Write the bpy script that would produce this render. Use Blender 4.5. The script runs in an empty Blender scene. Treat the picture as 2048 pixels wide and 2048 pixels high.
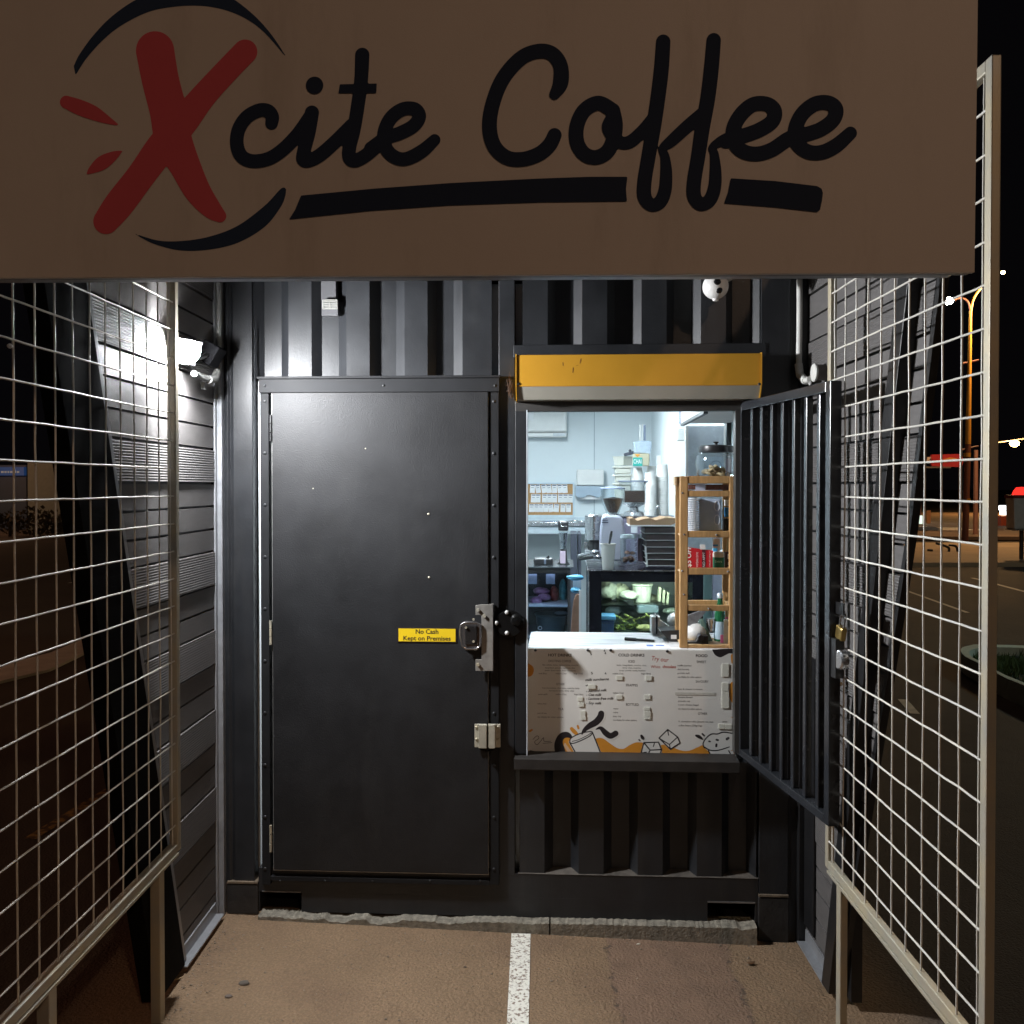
import bpy, math, random
import numpy as np
from mathutils import Vector, Matrix
R = math.radians
random.seed(7)
S = bpy.context.scene
COL = S.collection
# ------------------------------------------------------------------ camera, sky, exposure
FPX, CX, CY, PITCH, H = 1810.0, 1047.0, 997.9, R(0.85), 1.90
cd = bpy.data.cameras.new('camera'); cam = bpy.data.objects.new('camera', cd); COL.objects.link(cam)
cd.sensor_width = 36; cd.lens = 36 * FPX / 2048
cd.shift_x = -(CX - 1024) / 2048; cd.shift_y = (CY - 1024) / 2048
cd.clip_start = 0.05; cd.clip_end = 800
cam.location = (0, 0, H); cam.rotation_euler = (R(90) - PITCH, 0, 0)
S.camera = cam
W = bpy.data.worlds.new('World'); S.world = W; W.use_nodes = True
nt = W.node_tree; bg = nt.nodes['Background']
sky = nt.nodes.new('ShaderNodeTexSky'); sky.sky_type = 'NISHITA'; sky.sun_disc = False
sky.sun_elevation = R(-8); sky.sun_rotation = R(200)
addc = nt.nodes.new('ShaderNodeMixRGB'); addc.blend_type = 'ADD'; addc.inputs[0].default_value = 1
addc.inputs[2].default_value = (0.0016, 0.0014, 0.0018, 1)
scl = nt.nodes.new('ShaderNodeMixRGB'); scl.blend_type = 'MULTIPLY'; scl.inputs[0].default_value = 1
scl.inputs[2].default_value = (0.02, 0.02, 0.02, 1)
nt.links.new(sky.outputs[0], scl.inputs[1]); nt.links.new(scl.outputs[0], addc.inputs[1])
nt.links.new(addc.outputs[0], bg.inputs[0]); bg.inputs[1].default_value = 1.0
S.view_settings.view_transform = 'Standard'; S.view_settings.look = 'None'
S.view_settings.exposure = 0; S.view_settings.gamma = 1
S.cycles.use_denoising = True; S.cycles.max_bounces = 8; S.cycles.transparent_max_bounces = 16
S.cycles.sample_clamp_indirect = 4; S.cycles.caustics_reflective = False; S.cycles.caustics_refractive = False
FLOOD_L, ROOM_L, STREET_W = 3300, 118, 600

# ------------------------------------------------------------------ frames
TH = math.atan(0.05)
C0 = Vector((-1.3166, 3.926, 0.055))
CF = Matrix.Translation(C0) @ Matrix.Rotation(-TH, 4, 'Z')
WF = Matrix.Identity(4)
CPOS = Vector((0, 0, H))
def ray(px, py):
    dx = (px - CX) / FPX; dz = -(py - CY) / FPX
    return Vector((dx, math.cos(PITCH) + dz * math.sin(PITCH), -math.sin(PITCH) + dz * math.cos(PITCH)))
def F(px, py, v=0.0, M=None):      # a photo pixel on the plane local y = v  ->  local (u, w)
    Mi = (M or CF).inverted()
    o = Mi @ CPOS; d = Mi.to_3x3() @ ray(px, py)
    t = (v - o.y) / d.y; p = o + d * t
    return p.x, p.z
def onX(px, py, X):                # a photo pixel on the world plane x = X
    d = ray(px, py); t = X / d.x; return CPOS + d * t
def onY(px, py, Y):
    d = ray(px, py); t = Y / d.y; return CPOS + d * t
def gz(x, y=0):
    return -0.027 * max(-1.6, min(1.6, x))
def onG(px, py, z=0.0):
    d = ray(px, py); t = (z - H) / d.z; return CPOS + d * t

# ------------------------------------------------------------------ materials
MATS = {}
def mat(name, col, rough=0.5, metal=0.0, var=0.12, nscale=8.0, bump=0.0, bscale=60.0, emit=None, es=0, stretch=None, spec=None, col2=None, thr=None, coat=0, streak=None):
    if name in MATS: return MATS[name]
    m = bpy.data.materials.new(name); m.use_nodes = True; n = m.node_tree; b = n.nodes['Principled BSDF']
    b.inputs['Roughness'].default_value = rough; b.inputs['Metallic'].default_value = metal
    if spec is not None: b.inputs['Specular IOR Level'].default_value = spec
    if coat: b.inputs['Coat Weight'].default_value = coat; b.inputs['Coat Roughness'].default_value = .25
    tc = n.nodes.new('ShaderNodeTexCoord'); mp = n.nodes.new('ShaderNodeMapping')
    n.links.new(tc.outputs['Object'], mp.inputs[0])
    if stretch: mp.inputs['Scale'].default_value = stretch
    nz = n.nodes.new('ShaderNodeTexNoise'); nz.inputs['Scale'].default_value = nscale; nz.inputs['Detail'].default_value = 6
    nz.inputs['Roughness'].default_value = .65
    n.links.new(mp.outputs[0], nz.inputs['Vector'])
    cr = n.nodes.new('ShaderNodeValToRGB'); c = Vector(col)
    cr.color_ramp.elements[0].position = thr[0] if thr else .3; cr.color_ramp.elements[1].position = thr[1] if thr else .7
    a = c * (1 - var); z = Vector(col2) if col2 else c * (1 + var)
    cr.color_ramp.elements[0].color = (*a, 1); cr.color_ramp.elements[1].color = (*[min(1, q) for q in z], 1)
    n.links.new(nz.outputs[0], cr.inputs[0]); base = cr.outputs[0]
    if streak:                                  # dusty run marks and scuffs: (colour, amount, mapping scale)
        m2 = n.nodes.new('ShaderNodeMapping'); m2.inputs['Scale'].default_value = streak[2]; n.links.new(tc.outputs['Object'], m2.inputs[0])
        n2 = n.nodes.new('ShaderNodeTexNoise'); n2.inputs['Scale'].default_value = 1; n2.inputs['Detail'].default_value = 9; n2.inputs['Roughness'].default_value = .7; n.links.new(m2.outputs[0], n2.inputs['Vector'])
        r2 = n.nodes.new('ShaderNodeMapRange'); r2.interpolation_type = 'SMOOTHSTEP'; r2.inputs[1].default_value = .5; r2.inputs[2].default_value = .72; r2.inputs[4].default_value = streak[1]; n.links.new(n2.outputs[0], r2.inputs[0])
        x2 = n.nodes.new('ShaderNodeMixRGB'); n.links.new(r2.outputs[0], x2.inputs[0]); n.links.new(base, x2.inputs[1]); x2.inputs[2].default_value = (*streak[0], 1); base = x2.outputs[0]
    n.links.new(base, b.inputs['Base Color'])
    rr = n.nodes.new('ShaderNodeMapRange'); rr.inputs[3].default_value = max(.03, rough - .1); rr.inputs[4].default_value = min(1, rough + .12)
    n.links.new(nz.outputs[0], rr.inputs[0]); n.links.new(rr.outputs[0], b.inputs['Roughness'])
    if bump:
        nb = n.nodes.new('ShaderNodeTexNoise'); nb.inputs['Scale'].default_value = bscale; nb.inputs['Detail'].default_value = 4
        n.links.new(mp.outputs[0], nb.inputs['Vector'])
        bp = n.nodes.new('ShaderNodeBump'); bp.inputs['Strength'].default_value = bump; bp.inputs['Distance'].default_value = .004
        n.links.new(nb.outputs[0], bp.inputs['Height']); n.links.new(bp.outputs[0], b.inputs['Normal'])
    if emit:
        b.inputs['Emission Color'].default_value = (*emit, 1); b.inputs['Emission Strength'].default_value = es
    MATS[name] = m; return m
def glass(name, tint=(.9, .95, .97), gl=.12, rough=.03):
    if name in MATS: return MATS[name]
    m = bpy.data.materials.new(name); m.use_nodes = True; n = m.node_tree; n.nodes.clear()
    o = n.nodes.new('ShaderNodeOutputMaterial'); t = n.nodes.new('ShaderNodeBsdfTransparent'); g = n.nodes.new('ShaderNodeBsdfGlossy')
    t.inputs[0].default_value = (*tint, 1); g.inputs['Roughness'].default_value = rough
    lw = n.nodes.new('ShaderNodeLayerWeight'); lw.inputs[0].default_value = .35
    mr = n.nodes.new('ShaderNodeMapRange'); mr.inputs[3].default_value = gl * .35; mr.inputs[4].default_value = min(1, gl * 5)
    mx = n.nodes.new('ShaderNodeMixShader')
    n.links.new(lw.outputs['Facing'], mr.inputs[0]); n.links.new(mr.outputs[0], mx.inputs[0])
    n.links.new(t.outputs[0], mx.inputs[1]); n.links.new(g.outputs[0], mx.inputs[2]); n.links.new(mx.outputs[0], o.inputs[0])
    MATS[name] = m; return m
def glow(name, col, s):
    if name in MATS: return MATS[name]
    m = bpy.data.materials.new(name); m.use_nodes = True; n = m.node_tree; n.nodes.clear()
    o = n.nodes.new('ShaderNodeOutputMaterial'); e = n.nodes.new('ShaderNodeEmission')
    e.inputs[0].default_value = (*col, 1); e.inputs[1].default_value = s; n.links.new(e.outputs[0], o.inputs[0])
    MATS[name] = m; return m

# ------------------------------------------------------------------ mesh building
MW = {}
class MB:
    def __init__(s, M=None): s.v = []; s.f = []; s.sm = []; s.M = M or WF
    def add(s, vs, fs, smooth=False):
        k = len(s.v); s.v += [s.M @ Vector(p) for p in vs]
        s.f += [tuple(k + i for i in q) for q in fs]; s.sm += [smooth] * len(fs); return s
    def box(s, x0, x1, y0, y1, z0, z1):
        if x0 > x1: x0, x1 = x1, x0
        if y0 > y1: y0, y1 = y1, y0
        if z0 > z1: z0, z1 = z1, z0
        return s.add([(x, y, z) for z in (z0, z1) for y in (y0, y1) for x in (x0, x1)],
            [(0, 2, 3, 1), (4, 5, 7, 6), (0, 1, 5, 4), (2, 6, 7, 3), (0, 4, 6, 2), (1, 3, 7, 5)])
    def pbox(s, xa, ya, xb, yb, v0, v1):        # photo rectangle on the plane y = v0, carried back to v1
        u0, w1 = F(xa, ya, v0, s.M); u1, w0 = F(xb, yb, v0, s.M)
        return s.box(u0, u1, v0, v1, w0, w1)
    def prism(s, poly, y0, y1):                 # polygon in x-z, carried along y
        n = len(poly); a = [(x, y0, z) for x, z in poly] + [(x, y1, z) for x, z in poly]
        return s.add(a, [tuple(range(n)), tuple(range(2 * n - 1, n - 1, -1))] + [(i, i + n, (i + 1) % n + n, (i + 1) % n) for i in range(n)])
    def prismx(s, poly, x0, x1):                # polygon in y-z, carried along x
        n = len(poly); a = [(x0, y, z) for y, z in poly] + [(x1, y, z) for y, z in poly]
        return s.add(a, [tuple(range(n)), tuple(range(2 * n - 1, n - 1, -1))] + [(i, i + n, (i + 1) % n + n, (i + 1) % n) for i in range(n)])
    def prismz(s, poly, z0, z1):
        n = len(poly); a = [(x, y, z0) for x, y in poly] + [(x, y, z1) for x, y in poly]
        return s.add(a, [tuple(range(n - 1, -1, -1)), tuple(range(n, 2 * n))] + [(i, (i + 1) % n, (i + 1) % n + n, i + n) for i in range(n)])
    def cyl(s, p, q, r, r2=None, n=16, caps=True):
        p, q = Vector(p), Vector(q); r2 = r if r2 is None else r2
        d = (q - p).normalized(); a = d.orthogonal().normalized(); b = d.cross(a)
        ring = lambda c, rr: [c + (a * math.cos(2 * math.pi * i / n) + b * math.sin(2 * math.pi * i / n)) * rr for i in range(n)]
        k = len(s.v); s.v += [s.M @ x for x in ring(p, r) + ring(q, r2)]
        for i in range(n): s.f.append((k + i, k + (i + 1) % n, k + (i + 1) % n + n, k + i + n)); s.sm.append(True)
        if caps:
            s.f.append(tuple(k + i for i in range(n - 1, -1, -1))); s.f.append(tuple(k + n + i for i in range(n))); s.sm += [False, False]
        return s
    def tube(s, pts, r, n=10, closed=False):
        pts = [Vector(p) for p in pts]; m = len(pts); k = len(s.v); pa = None
        rs = r if isinstance(r, (list, tuple)) else [r] * m
        for i, p in enumerate(pts):
            a = pts[(i - 1) % m] if (closed or i) else p; b = pts[(i + 1) % m] if (closed or i < m - 1) else p
            d = (b - a).normalized()
            if pa is None: pa = d.orthogonal().normalized()
            pa = (pa - d * pa.dot(d)).normalized(); pb = d.cross(pa)
            s.v += [s.M @ (p + (pa * math.cos(2 * math.pi * j / n) + pb * math.sin(2 * math.pi * j / n)) * rs[i]) for j in range(n)]
        for i in range(m if closed else m - 1):
            for j in range(n):
                A = k + i * n; B = k + ((i + 1) % m) * n
                s.f.append((A + j, A + (j + 1) % n, B + (j + 1) % n, B + j)); s.sm.append(True)
        if not closed:
            s.f.append(tuple(k + j for j in range(n - 1, -1, -1))); s.f.append(tuple(k + (m - 1) * n + j for j in range(n))); s.sm += [False, False]
        return s
    def lathe(s, c, prof, n=24, ax='Z'):
        c = Vector(c); k = len(s.v); m = len(prof)
        for r, h in prof:
            for j in range(n):
                ca, sa = r * math.cos(2 * math.pi * j / n), r * math.sin(2 * math.pi * j / n)
                o = (ca, sa, h) if ax == 'Z' else ((ca, h, sa) if ax == 'Y' else (h, ca, sa))
                s.v.append(s.M @ (c + Vector(o)))
        for i in range(m - 1):
            for j in range(n):
                s.f.append((k + i * n + j, k + i * n + (j + 1) % n, k + (i + 1) * n + (j + 1) % n, k + (i + 1) * n + j)); s.sm.append(True)
        for i, rev in ((0, True), (m - 1, False)):
            if prof[i][0] > 1e-5:
                q = [k + i * n + j for j in range(n)]; s.f.append(tuple(reversed(q)) if rev else tuple(q)); s.sm.append(False)
        return s
    def plathe(s, px, v, prof, n=24):           # turned shape given by photo (half width, y) pairs on the plane y = v
        u, _ = F(px, prof[0][1], v, s.M); pr = []
        for r, py in prof:
            a, w = F(px, py, v, s.M); b, _ = F(px + r, py, v, s.M); pr.append((max(1e-5, abs(b - a)), w))
        return s.lathe((u, v, 0), pr, n)
    def ball(s, c, rx, ry, rz, n=16, m=10, jit=0):
        c = Vector(c); k = len(s.v)
        for i in range(m + 1):
            t = math.pi * i / m
            for j in range(n):
                p = 2 * math.pi * j / n; q = 1 + (random.uniform(-jit, jit) if jit else 0)
                s.v.append(s.M @ (c + Vector((rx * math.sin(t) * math.cos(p) * q, ry * math.sin(t) * math.sin(p) * q, rz * math.cos(t) * q))))
        for i in range(m):
            for j in range(n):
                s.f.append((k + i * n + j, k + (i + 1) * n + j, k + (i + 1) * n + (j + 1) % n, k + i * n + (j + 1) % n)); s.sm.append(True)
        return s
    def build(s, name, m, parent=None, label=None, loc=None, bevel=0, solid=0, kind=None):
        me = bpy.data.meshes.new(name); o = bpy.data.objects.new(name, me); COL.objects.link(o)
        base = MW[parent.name] if parent is not None else (Matrix.Translation(Vector(loc)) if loc is not None else WF)
        bi = base.inverted(); MW[o.name] = base
        me.from_pydata([tuple(bi @ v) for v in s.v], [], s.f); me.validate()
        if len(me.polygons) == len(s.sm): me.polygons.foreach_set('use_smooth', s.sm)
        if any(s.sm): me.set_sharp_from_angle(angle=R(38))
        me.materials.append(m)
        if parent is not None: o.parent = parent
        elif loc is not None: o.location = loc
        if bevel:
            bv = o.modifiers.new('bevel', 'BEVEL'); bv.width = bevel; bv.segments = 2; bv.limit_method = 'ANGLE'; bv.angle_limit = R(40)
        if solid:
            sd = o.modifiers.new('solid', 'SOLIDIFY'); sd.thickness = solid
        if label: o['label'] = label
        if kind: o['kind'] = kind
        return o
def thing(name, label, cat, loc, group=None, M=None):
    o = bpy.data.objects.new(name, None); COL.objects.link(o); o.empty_display_size = .05
    mw = Matrix.Translation(M @ Vector(loc)) if M else Matrix.Translation(Vector(loc))
    o.location = mw.translation; MW[o.name] = mw
    o['label'] = label; o['category'] = cat
    if group: o['group'] = group
    return o
def tag(o, label, cat, group=None):
    o['label'] = label; o['category'] = cat
    if group: o['group'] = group
    return o
def solo(mb, name, m, label, cat, group=None, bevel=0, solid=0):
    vs = mb.v; xs = [v.x for v in vs]; ys = [v.y for v in vs]; zs = [v.z for v in vs]
    o = mb.build(name, m, loc=((min(xs) + max(xs)) / 2, (min(ys) + max(ys)) / 2, min(zs)), bevel=bevel, solid=solid)
    return tag(o, label, cat, group)
# ------------------------------------------------------------------ flat artwork: strokes and fills -> one clean outline mesh
def smooth(pts, k=6, closed=False):
    P = [tuple(p) for p in pts]; out = []; n = len(P)
    for i in range(n if closed else n - 1):
        p0 = P[(i - 1) % n] if closed or i else P[0]; p1 = P[i]; p2 = P[(i + 1) % n]; p3 = P[(i + 2) % n] if closed or i + 2 < n else P[-1]
        for j in range(k):
            t = j / k
            out.append(tuple(.5 * (2 * b + (c - a) * t + (2 * a - 5 * b + 4 * c - d) * t * t + (3 * b - a - 3 * c + d) * t ** 3) for a, b, c, d in zip(p0, p1, p2, p3)))
    if not closed: out.append(P[-1])
    return out
def seg_field(G, X, Y, x0, y0, st, a, b):
    (ax, ay, ar), (bx, by, br) = a, b; m = max(ar, br) + 3 * st
    i0 = max(0, int((min(ax, bx) - m - x0) / st)); i1 = min(X.shape[1], int((max(ax, bx) + m - x0) / st) + 2)
    j0 = max(0, int((min(ay, by) - m - y0) / st)); j1 = min(X.shape[0], int((max(ay, by) + m - y0) / st) + 2)
    if i1 <= i0 or j1 <= j0: return
    x = X[j0:j1, i0:i1]; y = Y[j0:j1, i0:i1]; dx, dy = bx - ax, by - ay; L = dx * dx + dy * dy + 1e-9
    t = np.clip(((x - ax) * dx + (y - ay) * dy) / L, 0, 1)
    d = np.hypot(x - ax - t * dx, y - ay - t * dy) - (ar + (br - ar) * t)
    G[j0:j1, i0:i1] = np.minimum(G[j0:j1, i0:i1], d)
def poly_field(X, Y, P):
    d = np.full(X.shape, 1e9); ins = np.zeros(X.shape, bool); n = len(P)
    for i in range(n):
        ax, ay = P[i][:2]; bx, by = P[(i + 1) % n][:2]; dx, dy = bx - ax, by - ay
        t = np.clip(((X - ax) * dx + (Y - ay) * dy) / (dx * dx + dy * dy + 1e-9), 0, 1)
        d = np.minimum(d, np.hypot(X - ax - t * dx, Y - ay - t * dy))
        if ay != by:
            c = ((ay > Y) != (by > Y)) & (X < dx * (Y - ay) / dy + ax); ins ^= c
    return np.where(ins, -d, d)
def artwork(strokes, fills, st, clip=None, cut=()):    # strokes: lists of (x, y, r); fills: polygons -> (verts2d, faces)
    allp = [(x + s * r, y + s * r) for q in strokes for x, y, r in q for s in (-1, 1)] + [(p[0], p[1]) for q in fills for p in q]
    x0 = min(p[0] for p in allp) - 2 * st; x1 = max(p[0] for p in allp) + 2 * st
    y0 = min(p[1] for p in allp) - 2 * st; y1 = max(p[1] for p in allp) + 2 * st
    X, Y = np.meshgrid(np.arange(x0, x1 + st, st), np.arange(y0, y1 + st, st)); G = np.full(X.shape, 1e9)
    for q in strokes:
        if len(q) == 1: q = [q[0], q[0]]
        for a, b in zip(q[:-1], q[1:]): seg_field(G, X, Y, x0, y0, st, a, b)
    for q in fills: G = np.minimum(G, poly_field(X, Y, q))
    for q in cut: G = np.maximum(G, -poly_field(X, Y, q))
    if clip: G = np.maximum(G, np.maximum(np.maximum(clip[0] - X, X - clip[2]), np.maximum(clip[1] - Y, Y - clip[3])))
    V = []; Fc = []; I = G < 0; c4 = I[:-1, :-1].astype(int) + I[:-1, 1:] + I[1:, 1:] + I[1:, :-1]
    for j in range(c4.shape[0]):
        row = c4[j]; i = 0
        for i in np.nonzero(row)[0]:
            if row[i] == 4:
                if i > 0 and row[i - 1] == 4: continue
                e = i
                while e < len(row) and row[e] == 4: e += 1
                k = len(V); V += [(X[j, i], Y[j, i]), (X[j, e], Y[j, e]), (X[j + 1, e], Y[j + 1, e]), (X[j + 1, i], Y[j + 1, i])]; Fc.append((k, k + 1, k + 2, k + 3))
            else:
                cs = [(j, i), (j, i + 1), (j + 1, i + 1), (j + 1, i)]; k = len(V)
                for a in range(4):
                    A = cs[a]; B = cs[(a + 1) % 4]; ga, gb = G[A], G[B]
                    if ga < 0: V.append((X[A], Y[A]))
                    if (ga < 0) != (gb < 0):
                        t = min(1, max(0, ga / (ga - gb))); t = t if abs(ga) < 1e8 and abs(gb) < 1e8 else .5
                        V.append((X[A] + (X[B] - X[A]) * t, Y[A] + (Y[B] - Y[A]) * t))
                if len(V) - k >= 3: Fc.append(tuple(range(k, len(V))))
                else: del V[k:]
    return V, Fc
def art(mb, VF, v):                                     # lay artwork given in photo pixels on the plane y = v of frame mb.M
    V, Fc = VF; M = mb.M; Mi = M.inverted(); o = Mi @ CPOS; R3 = Mi.to_3x3(); out = []
    for x, y in V:
        d = R3 @ ray(x, y); t = (v - o.y) / d.y; out.append(tuple(o + d * t))
    return mb.add(out, [tuple(q) for q in Fc])
TXT = {}
def text2d(s, off=0.0, shear=0.0):
    key = (s, off, shear)
    if key in TXT: return TXT[key]
    c = bpy.data.curves.new('t', 'FONT'); c.body = s; c.size = 1; c.offset = off; c.shear = shear; c.resolution_u = 3
    o = bpy.data.objects.new('t', c); COL.objects.link(o)
    dg = bpy.context.evaluated_depsgraph_get(); e = o.evaluated_get(dg); me = e.to_mesh()
    V = [(v.co.x, v.co.y) for v in me.vertices]; Fc = [tuple(p.vertices) for p in me.polygons]
    e.to_mesh_clear(); bpy.data.objects.remove(o); bpy.data.curves.remove(c)
    TXT[key] = (V, Fc); return TXT[key]
def text(mb, s, M2, w=None, h=None, off=0.0, align='l', shear=0.0):   # M2 maps (x, y) of the text to mb coordinates
    V, Fc = text2d(s, off, shear)
    if not V: return
    x0 = min(p[0] for p in V); x1 = max(p[0] for p in V); y0 = min(p[1] for p in V); y1 = max(p[1] for p in V)
    k = (h / .73) if h else w / (x1 - x0); kx = w / (x1 - x0) if w else k
    sx = -x0 if align == 'l' else (-(x0 + x1) / 2 if align == 'c' else -x1)
    mb.add([M2((x + sx) * kx, y * k) for x, y in V], Fc)
def ptext(mb, s, px, py, v, wpx=None, hpx=None, off=.0, align='l', rot=0, shear=0):     # text at a photo pixel, facing the front of frame
    u, w = F(px, py, v, mb.M); u2, _ = F(px + 100, py, v, mb.M); sc = (u2 - u) / 100; c, q = math.cos(R(rot)), math.sin(R(rot))
    text(mb, s, lambda x, y: (u + x * c - y * q, v, w + x * q + y * c), w=wpx * sc if wpx else None, h=hpx * sc if hpx else None, off=off, align=align, shear=shear)
# ------------------------------------------------------------------ shared materials
M_paint = mat('black_container_paint', (.0165, .0178, .0205), .42, var=.3, nscale=5, bump=.13, bscale=120, streak=((.05, .048, .046), .22, (14, 14, 1.6)))
M_door = mat('black_door_paint', (.0125, .0128, .0142), .52, var=.3, nscale=4, bump=.3, spec=.4, streak=((.04, .039, .038), .2, (5, 5, 1.4)), bscale=190)
M_black = mat('black_metal', (.012, .012, .013), .4, var=.2, bump=.1)
M_galv = mat('galvanised_steel', (.46, .45, .40), .45, .3, var=.15, nscale=7, col2=(.50, .43, .29), bump=.1, bscale=200)
M_wire = mat('galvanised_wire', (.74, .73, .69), .45, .05, var=.2, nscale=9, col2=(.74, .70, .60))
M_steel = mat('brushed_steel', (.55, .56, .58), .25, .9, var=.1, nscale=20)
M_white = mat('white_plastic', (.72, .72, .70), .4, var=.05)
M_pvc = mat('white_pvc', (.66, .66, .62), .4, var=.08, nscale=20)
M_dark = mat('dark_plastic', (.02, .02, .022), .35, var=.2)
M_wall = mat('white_wall_panel', (.70, .76, .78), .45, var=.03, nscale=2)
M_wood = mat('pine_wood', (.46, .27, .11), .5, var=.22, nscale=6, stretch=(12, 12, 1.5), bump=.15)
M_wood2 = mat('pale_pine_wood', (.62, .45, .26), .5, var=.15, nscale=6, stretch=(3, 12, 12))
M_glass = glass('clear_glass')
M_clear = glass('clear_plastic', (.86, .9, .93), .16, .15)
M_frost = mat('frosted_plastic', (.66, .66, .58), .45, var=.06)
M_brass = mat('brass', (.55, .38, .13), .3, .9, var=.15, nscale=30)
M_concrete = mat('grey_concrete', (.21, .19, .15), .9, var=.45, nscale=35, bump=1, bscale=110)
M_yellow = mat('yellow_shutter_paint', (.60, .30, .025), .42, var=.06, nscale=3, bump=.06)
M_greyp = mat('grey_shutter_paint', (.40, .38, .32), .45, var=.06)
M_slat = mat('grey_composite_board', (.115, .108, .105), .55, var=.18, nscale=6, stretch=(1, 2, 14), bump=.2, bscale=80)
M_silver = mat('silver_trim', (.34, .35, .37), .4, .4, var=.15, nscale=20)
M_bean = mat('coffee_beans', (.05, .025, .015), .5, var=.6, nscale=90, bump=1, bscale=160)
def ribbed():
    m = mat('ribbed_composite_board', (.115, .108, .105), .55, var=.15, nscale=8, stretch=(1, 2, 14))
    n = m.node_tree; tc = n.nodes.new('ShaderNodeTexCoord'); w = n.nodes.new('ShaderNodeTexWave'); w.bands_direction = 'Z'
    w.inputs['Scale'].default_value = 32; bp = n.nodes.new('ShaderNodeBump'); bp.inputs['Strength'].default_value = .9; bp.inputs['Distance'].default_value = .0018
    n.links.new(tc.outputs['Object'], w.inputs[0]); n.links.new(w.outputs[1], bp.inputs['Height'])
    n.links.new(bp.outputs[0], n.nodes['Principled BSDF'].inputs['Normal']); return m
M_rib = ribbed()

# ------------------------------------------------------------------ the ground
def ground_mat():
    m = bpy.data.materials.new('old_bitumen'); m.use_nodes = True; n = m.node_tree; b = n.nodes['Principled BSDF']; L = n.links.new
    tc = n.nodes.new('ShaderNodeTexCoord'); sep = n.nodes.new('ShaderNodeSeparateXYZ'); L(tc.outputs['Object'], sep.inputs[0])
    def noise(s, d=8):
        q = n.nodes.new('ShaderNodeTexNoise'); q.inputs['Scale'].default_value = s; q.inputs['Detail'].default_value = d; L(tc.outputs['Object'], q.inputs['Vector']); return q.outputs[0]
    def mth(op, a, b2=None, c=None):
        q = n.nodes.new('ShaderNodeMath'); q.operation = op
        for i, z in enumerate((a, b2, c)):
            if z is None: continue
            if isinstance(z, (int, float)): q.inputs[i].default_value = z
            else: L(z, q.inputs[i])
        return q.outputs[0]
    def ss(v, a, c):
        q = n.nodes.new('ShaderNodeMapRange'); q.interpolation_type = 'SMOOTHSTEP'; L(v, q.inputs[0]); q.inputs[1].default_value = a; q.inputs[2].default_value = c; return q.outputs[0]
    def mix(f, c1, c2, bt='MIX'):
        q = n.nodes.new('ShaderNodeMixRGB'); q.blend_type = bt
        for i, z in enumerate((f, c1, c2)):
            if isinstance(z, (int, float)): q.inputs[i].default_value = z
            elif isinstance(z, tuple): q.inputs[i].default_value = (*z, 1)
            else: L(z, q.inputs[i])
        return q.outputs[0]
    x = mth('ADD', sep.outputs[0], mth('ADD', mth('MULTIPLY', mth('SUBTRACT', noise(5), .5), .10), mth('MULTIPLY', mth('SUBTRACT', noise(60, 4), .5), .05)))
    near = mix(noise(3), (.21, .135, .075), (.35, .23, .135))
    near = mix(mth('MULTIPLY', ss(noise(1.7), .45, .7), .5), near, (.17, .10, .062))
    near = mix(ss(noise(110, 10), .35, .7), mix(.35, near, (.07, .05, .03)), near)
    patch = mth('MULTIPLY', ss(x, .335, .35), mth('SUBTRACT', 1, ss(x, .83, .845)))
    near = mix(patch, near, mix(noise(9), (.145, .09, .058), (.27, .17, .11)))
    crack = mth('ADD', mth('MULTIPLY', ss(x, .325, .34), mth('SUBTRACT', 1, ss(x, .345, .36))), mth('MULTIPLY', ss(x, .82, .83), mth('SUBTRACT', 1, ss(x, .835, .85))))
    near = mix(mth('MULTIPLY', mth('MULTIPLY', crack, ss(noise(18), .45, .62)), .75), near, (.05, .038, .028))
    near = mix(mth('MULTIPLY', ss(noise(55, 3), .64, .76), .6), near, (.10, .065, .04))
    near = mix(mth('MULTIPLY', ss(noise(160, 2), .68, .76), .7), near, (.42, .34, .25))
    road = mix(noise(1.2), (.05, .042, .038), (.10, .08, .065))
    ax = mth('ABSOLUTE', mth('ADD', x, .1)); far = mth('MAXIMUM', ss(ax, 1.35, 1.7), ss(sep.outputs[1], 4.6, 5.2))
    L(mix(far, near, road), b.inputs['Base Color']); b.inputs['Roughness'].default_value = .85
    bp = n.nodes.new('ShaderNodeBump'); bp.inputs['Strength'].default_value = 1; bp.inputs['Distance'].default_value = .009
    L(mth('ADD', mth('MULTIPLY', noise(90, 8), 1.3), mth('MULTIPLY', noise(6), 1.5)), bp.inputs['Height']); L(bp.outputs[0], b.inputs['Normal'])
    return m
xs = [-250, -60, -20, -8, -4] + [-1.6 + .1 * i for i in range(33)] + [4, 8, 20, 60, 250]
ys = [-120, -30, -8, 0, 1.5, 3, 4, 5, 8, 14, 25, 40, 80, 200, 400]
mb = MB(); mb.add([(x, y, gz(x)) for y in ys for x in xs], [(j * len(xs) + i, j * len(xs) + i + 1, (j + 1) * len(xs) + i + 1, (j + 1) * len(xs) + i) for j in range(len(ys) - 1) for i in range(len(xs) - 1)], True)
mb.build('ground', ground_mat(), kind='structure')
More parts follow.
